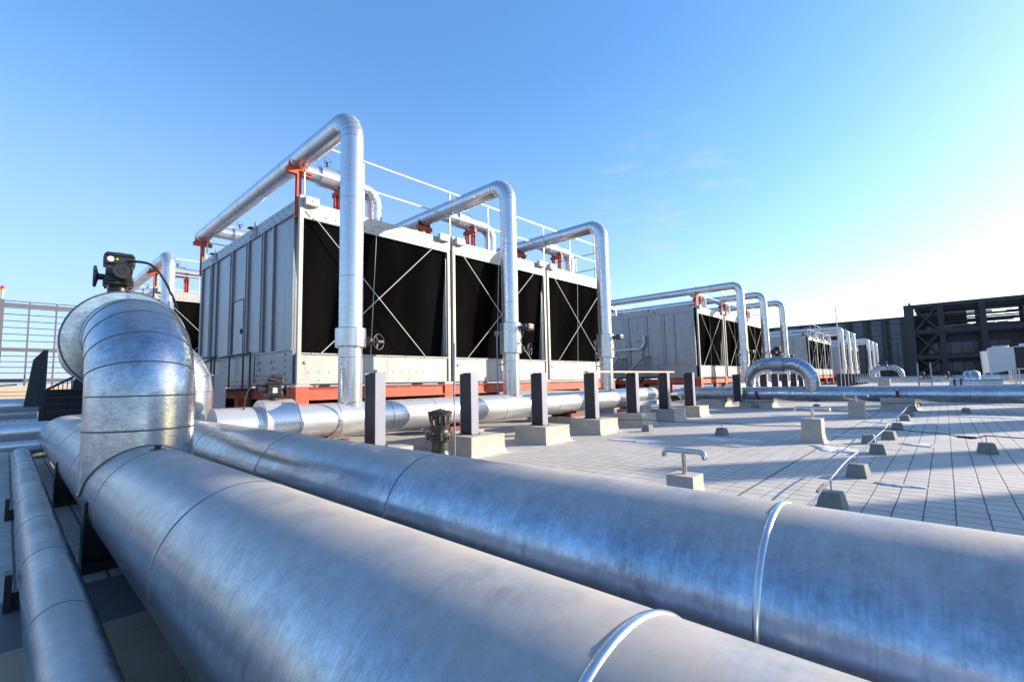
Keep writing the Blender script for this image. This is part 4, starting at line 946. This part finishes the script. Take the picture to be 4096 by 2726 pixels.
# ------------------------------------------------------------ air handling units on legs, right edge
def ahu(x, y1, y0, z0, z1, label):
    t = thing('cooling_unit', (x, (y0+y1)/2, .55), label, 'cooling unit', 'white rooftop units on legs')
    m = MB(); m.hexa([(x, y0, z0), (x+1.9, y0, z0), (x+1.9, y1, z0-.3), (x, y1, z0-.3)], [(x, y0, z1), (x+1.9, y0, z1), (x+1.9, y1+.06, z1), (x, y1+.06, z1)]); m.build('cabinet', ACW, t, .04)
    m = MB(); yc = (y0+y1)/2; m.lathe((x+.95, yc, z1), [(.55, 0), (.55, .16), (.5, .16), (.48, .02)], 28); m.build('fan_cowl', ACW, t)
    for a, b_ in ((x, y0), (x, y1-.1), (x+1.8, y0), (x+1.8, y1-.1)): m = MB(); m.box(a, a+.09, b_, b_+.09, .5, z0-.02 if b_ == y0 else z0-.32); m.build('leg', ACW, t)
    return t
a = ahu(60, -3.05, -4.6, 1.75, 3.75, 'white rooftop unit on legs with fan cowl on top')
t = a; org(60, -3.8, .55); m = MB(); m.bar((60.05, -3.3, .55), (60.05, -4.5, 1.6), .06, .08); m.build('diagonal_brace', ACW, t)
t = thing('coil_unit', (60, -7, .55), 'larger unit with black coil face at the right edge', 'cooling unit', 'white rooftop units on legs')
m = MB(); m.box(59.95, 62, -9.6, -4.72, 1.85, 3.72); m.build('coil', BLACK, t); m = MB(); m.box(59.9, 62.1, -9.7, -4.66, 3.72, 3.8); m.box(59.9, 62.1, -9.7, -4.66, 1.76, 1.85); m.build('frame', ACW, t)
m = MB(); m.lathe((60.9, -5.6, 3.8), [(.6, 0), (.6, .22), (.5, .22), (.5, .02)], 28); m.build('fan_cowl', ACW, t); 
for yy in (-4.8, -7.1): m = MB(); m.box(59.95, 60.05, yy, yy+.1, .5, 1.76); m.build('leg', ACW, t)
ahu(64, -2.75, -4.6, 1.75, 3.6, 'second white unit partly hidden behind the first, slightly lower')
org(58, -10, 0); m = MB(); m.box(58.5, 72, -14, -2.2, 0, .5); tag(m.build('equipment_slab', CONC), 'low concrete slab under the white rooftop units', 'slab')
# small pipework in front of the units
t = thing('elbow_pipes', (55, -1.5, 0), 'pair of short silver elbows and a blue-lit pipe in front of the white units', 'pipe')
pipe([(53, -1.75, .4), (53, -1.75, 1.42), (56, -1.75, 1.42)], .34, .45, 24, 0, 4).build('elbow', [GY, SEAM], t)
pipe([(55, -1.45, .4), (55, -1.45, 1.42), (58, -1.45, 1.42)], .32, .45, 24, 0, 4).build('elbow', [GY, SEAM], t)
pipe([(54, -2.0, 1.12), (54, -3.2, 1.12)], .26, None, 24, 0).build('straight', [GX, SEAM], t)
t = thing('low_pipe', (50, -1, .6), 'low silver pipe with two flanges right behind the long pipe', 'pipe')
m = pipe([(47, -.35, .3), (47, -.35, .88), (47, -2.9, .88)], .2, .2, 24, 3, 4); m.build('jacket', [GY, SEAM], t)
m = MB(); m.lathe((47, -.4, .88), [(.22, 0), (.27, 0), (.27, .1), (.22, .1)], 24, 0, (0, -1, 0)); m.lathe((47, -.75, .88), [(.22, 0), (.27, 0), (.27, .1), (.22, .1)], 24, 0, (0, -1, 0)); m.build('flanges', [RUBBER], t)
for i in range(2):
    t = thing('valve_handwheel', (48, 1.2-i*.9, 1), 'dark valve handwheel on the distant pipes, %s of two' % ['left', 'right'][i], 'valve', 'distant valve wheels'); m = MB(); m.torus((52, 1.4-i*1.5, 1.45), (-.5, 1, 0), .3, .03, 20, 6); m.tube([(52, 1.4-i*1.5, 1.45), (52, .9-i*1.5, 1.2)], .05, 8); m.bar((52, 1.4-i*1.5, 1.15), (52, 1.4-i*1.5, 1.75), .04, .04); m.build('wheel', NAVY, t)
# distant second long pipe, its arch, steps over
XD = 70.
t = thing('distant_pipe', (XD, 0, 1), 'distant silver pipe crossing the roof in front of the dark building', 'pipe')
pipe([(XD, -9, 1.0), (XD, 9, 1.0)], .28, None, 28, 3, 0).build('jacket', [GY, SEAM], t)
t = thing('distant_arch', (XD, 5, 1), 'small distant silver arch pipe below the dark building', 'pipe')
mb = MB(); path, seams = rounded([(XD, 3.65, 1.0), (XD, 3.65, 2.35), (XD, 6.35, 2.35), (XD, 6.35, 1.0)], .95, 7); mb.tube(path, .28, 28)
for c, a_ in seams: mb.ring(c, a_, .28, .03, .006, 28, 1)
mb.ring((XD, 4.9, 2.35), (0, 1, 0), .28, .1, .05, 28, 1); mb.build('bend', [GY, SEAM], t)
m = MB(); m.box(XD-.2, XD+.2, 4.9, 5.3, 2.7, 3.1); m.lathe((XD, 5.3, 2.9), [(.15, 0), (.15, .4), (0, .4)], 12, 0, (0, 1, 0)); m.build('actuator', BLACK, t, .03)
t = thing('stepover', (XD-1.5, 1.7, 0), 'dark steel step-over ladder across the distant pipe', 'ladder'); m = MB()
for y in (1.12, 2.2): m.bar((XD-1.8, y, .2), (XD-1.2, y, 2.75), .1, .14, 0, V((0, 1, 0)))
m.build('stringers', PANEL, t); m = MB()
for i in range(6): m.box(XD-1.8+i*.1, XD-1.5+i*.1, 1.15, 2.2, .35+.22*i, .39+.22*i)
m.build('treads', DARKS, t)
org(45, 3.5, 0); m = MB(); m.lathe((52, 3.95, 0), [(.45, 0), (.45, 1.15), (.47, 1.15), (.47, 1.2)], 28); tag(m.build('vent_stub', CONC), 'short round pale vent stub in front of the distant arch', 'vent stub')
t = thing('end_cap_pipe', (40, 8.6, .9), 'short pipe with round pale end cap left of the post picket', 'pipe'); m = MB(); m.lathe((50.5, 9.1, .95), [(.34, 0), (.34, 2)], 28, 0, (1, 0, 0)); m.build('jacket', GX, t); m = MB(); m.lathe((50.5, 9.1, .95), [(.35, 0), (.35, -.04), (0, -.05)], 28, 0, (1, 0, 0)); m.build('end_cap', WHITE, t)
# masts
for (x, y, h, lb) in ((19.6, 12.4, 9.3, 'thin white mast on the right end of the nearest towers'), (66.0, 8.9, 9.6, 'thin mast right of the second towers')):
    t = thing('mast', (x, y, 0), lb, 'mast'); m = MB(); m.tube([(x, y, 1.6 if y > 10 else 0), (x, y, h)], .03 if y > 10 else .05, 8); m.build('pole', WHITE, t)

# ------------------------------------------------------------ unseen fins added towards the sun, spaced to shade the roof in streaks
def SP(s, t): return (SX*t+.616*s, SY*t+.788*s)
t = thing('shade_blocker', (*SP(6, 40), 0), 'unseen dark fins added beyond the right edge, throwing streaks of shade', 'building')
def fin(s0, s1, h, d=3, zb=0):
    q = [SP(s0, 40), SP(s1, 40), SP(s1, 40+d), SP(s0, 40+d)]; m = MB(); m.hexa([(x, y, zb) for x, y in q], [(x, y, h) for x, y in q]); m.build('shade_fin', DARKB, t)
fin(3.2, 5.2, 17.7); fin(5.2, 6.85, 17.7, 3, 14.3); fin(6.7, 8.1, 12.5); fin(10.3, 12.6, 12.0); fin(14.6, 17.0, 11.9); fin(19.2, 21.5, 11.6); fin(-40, -2, 9)
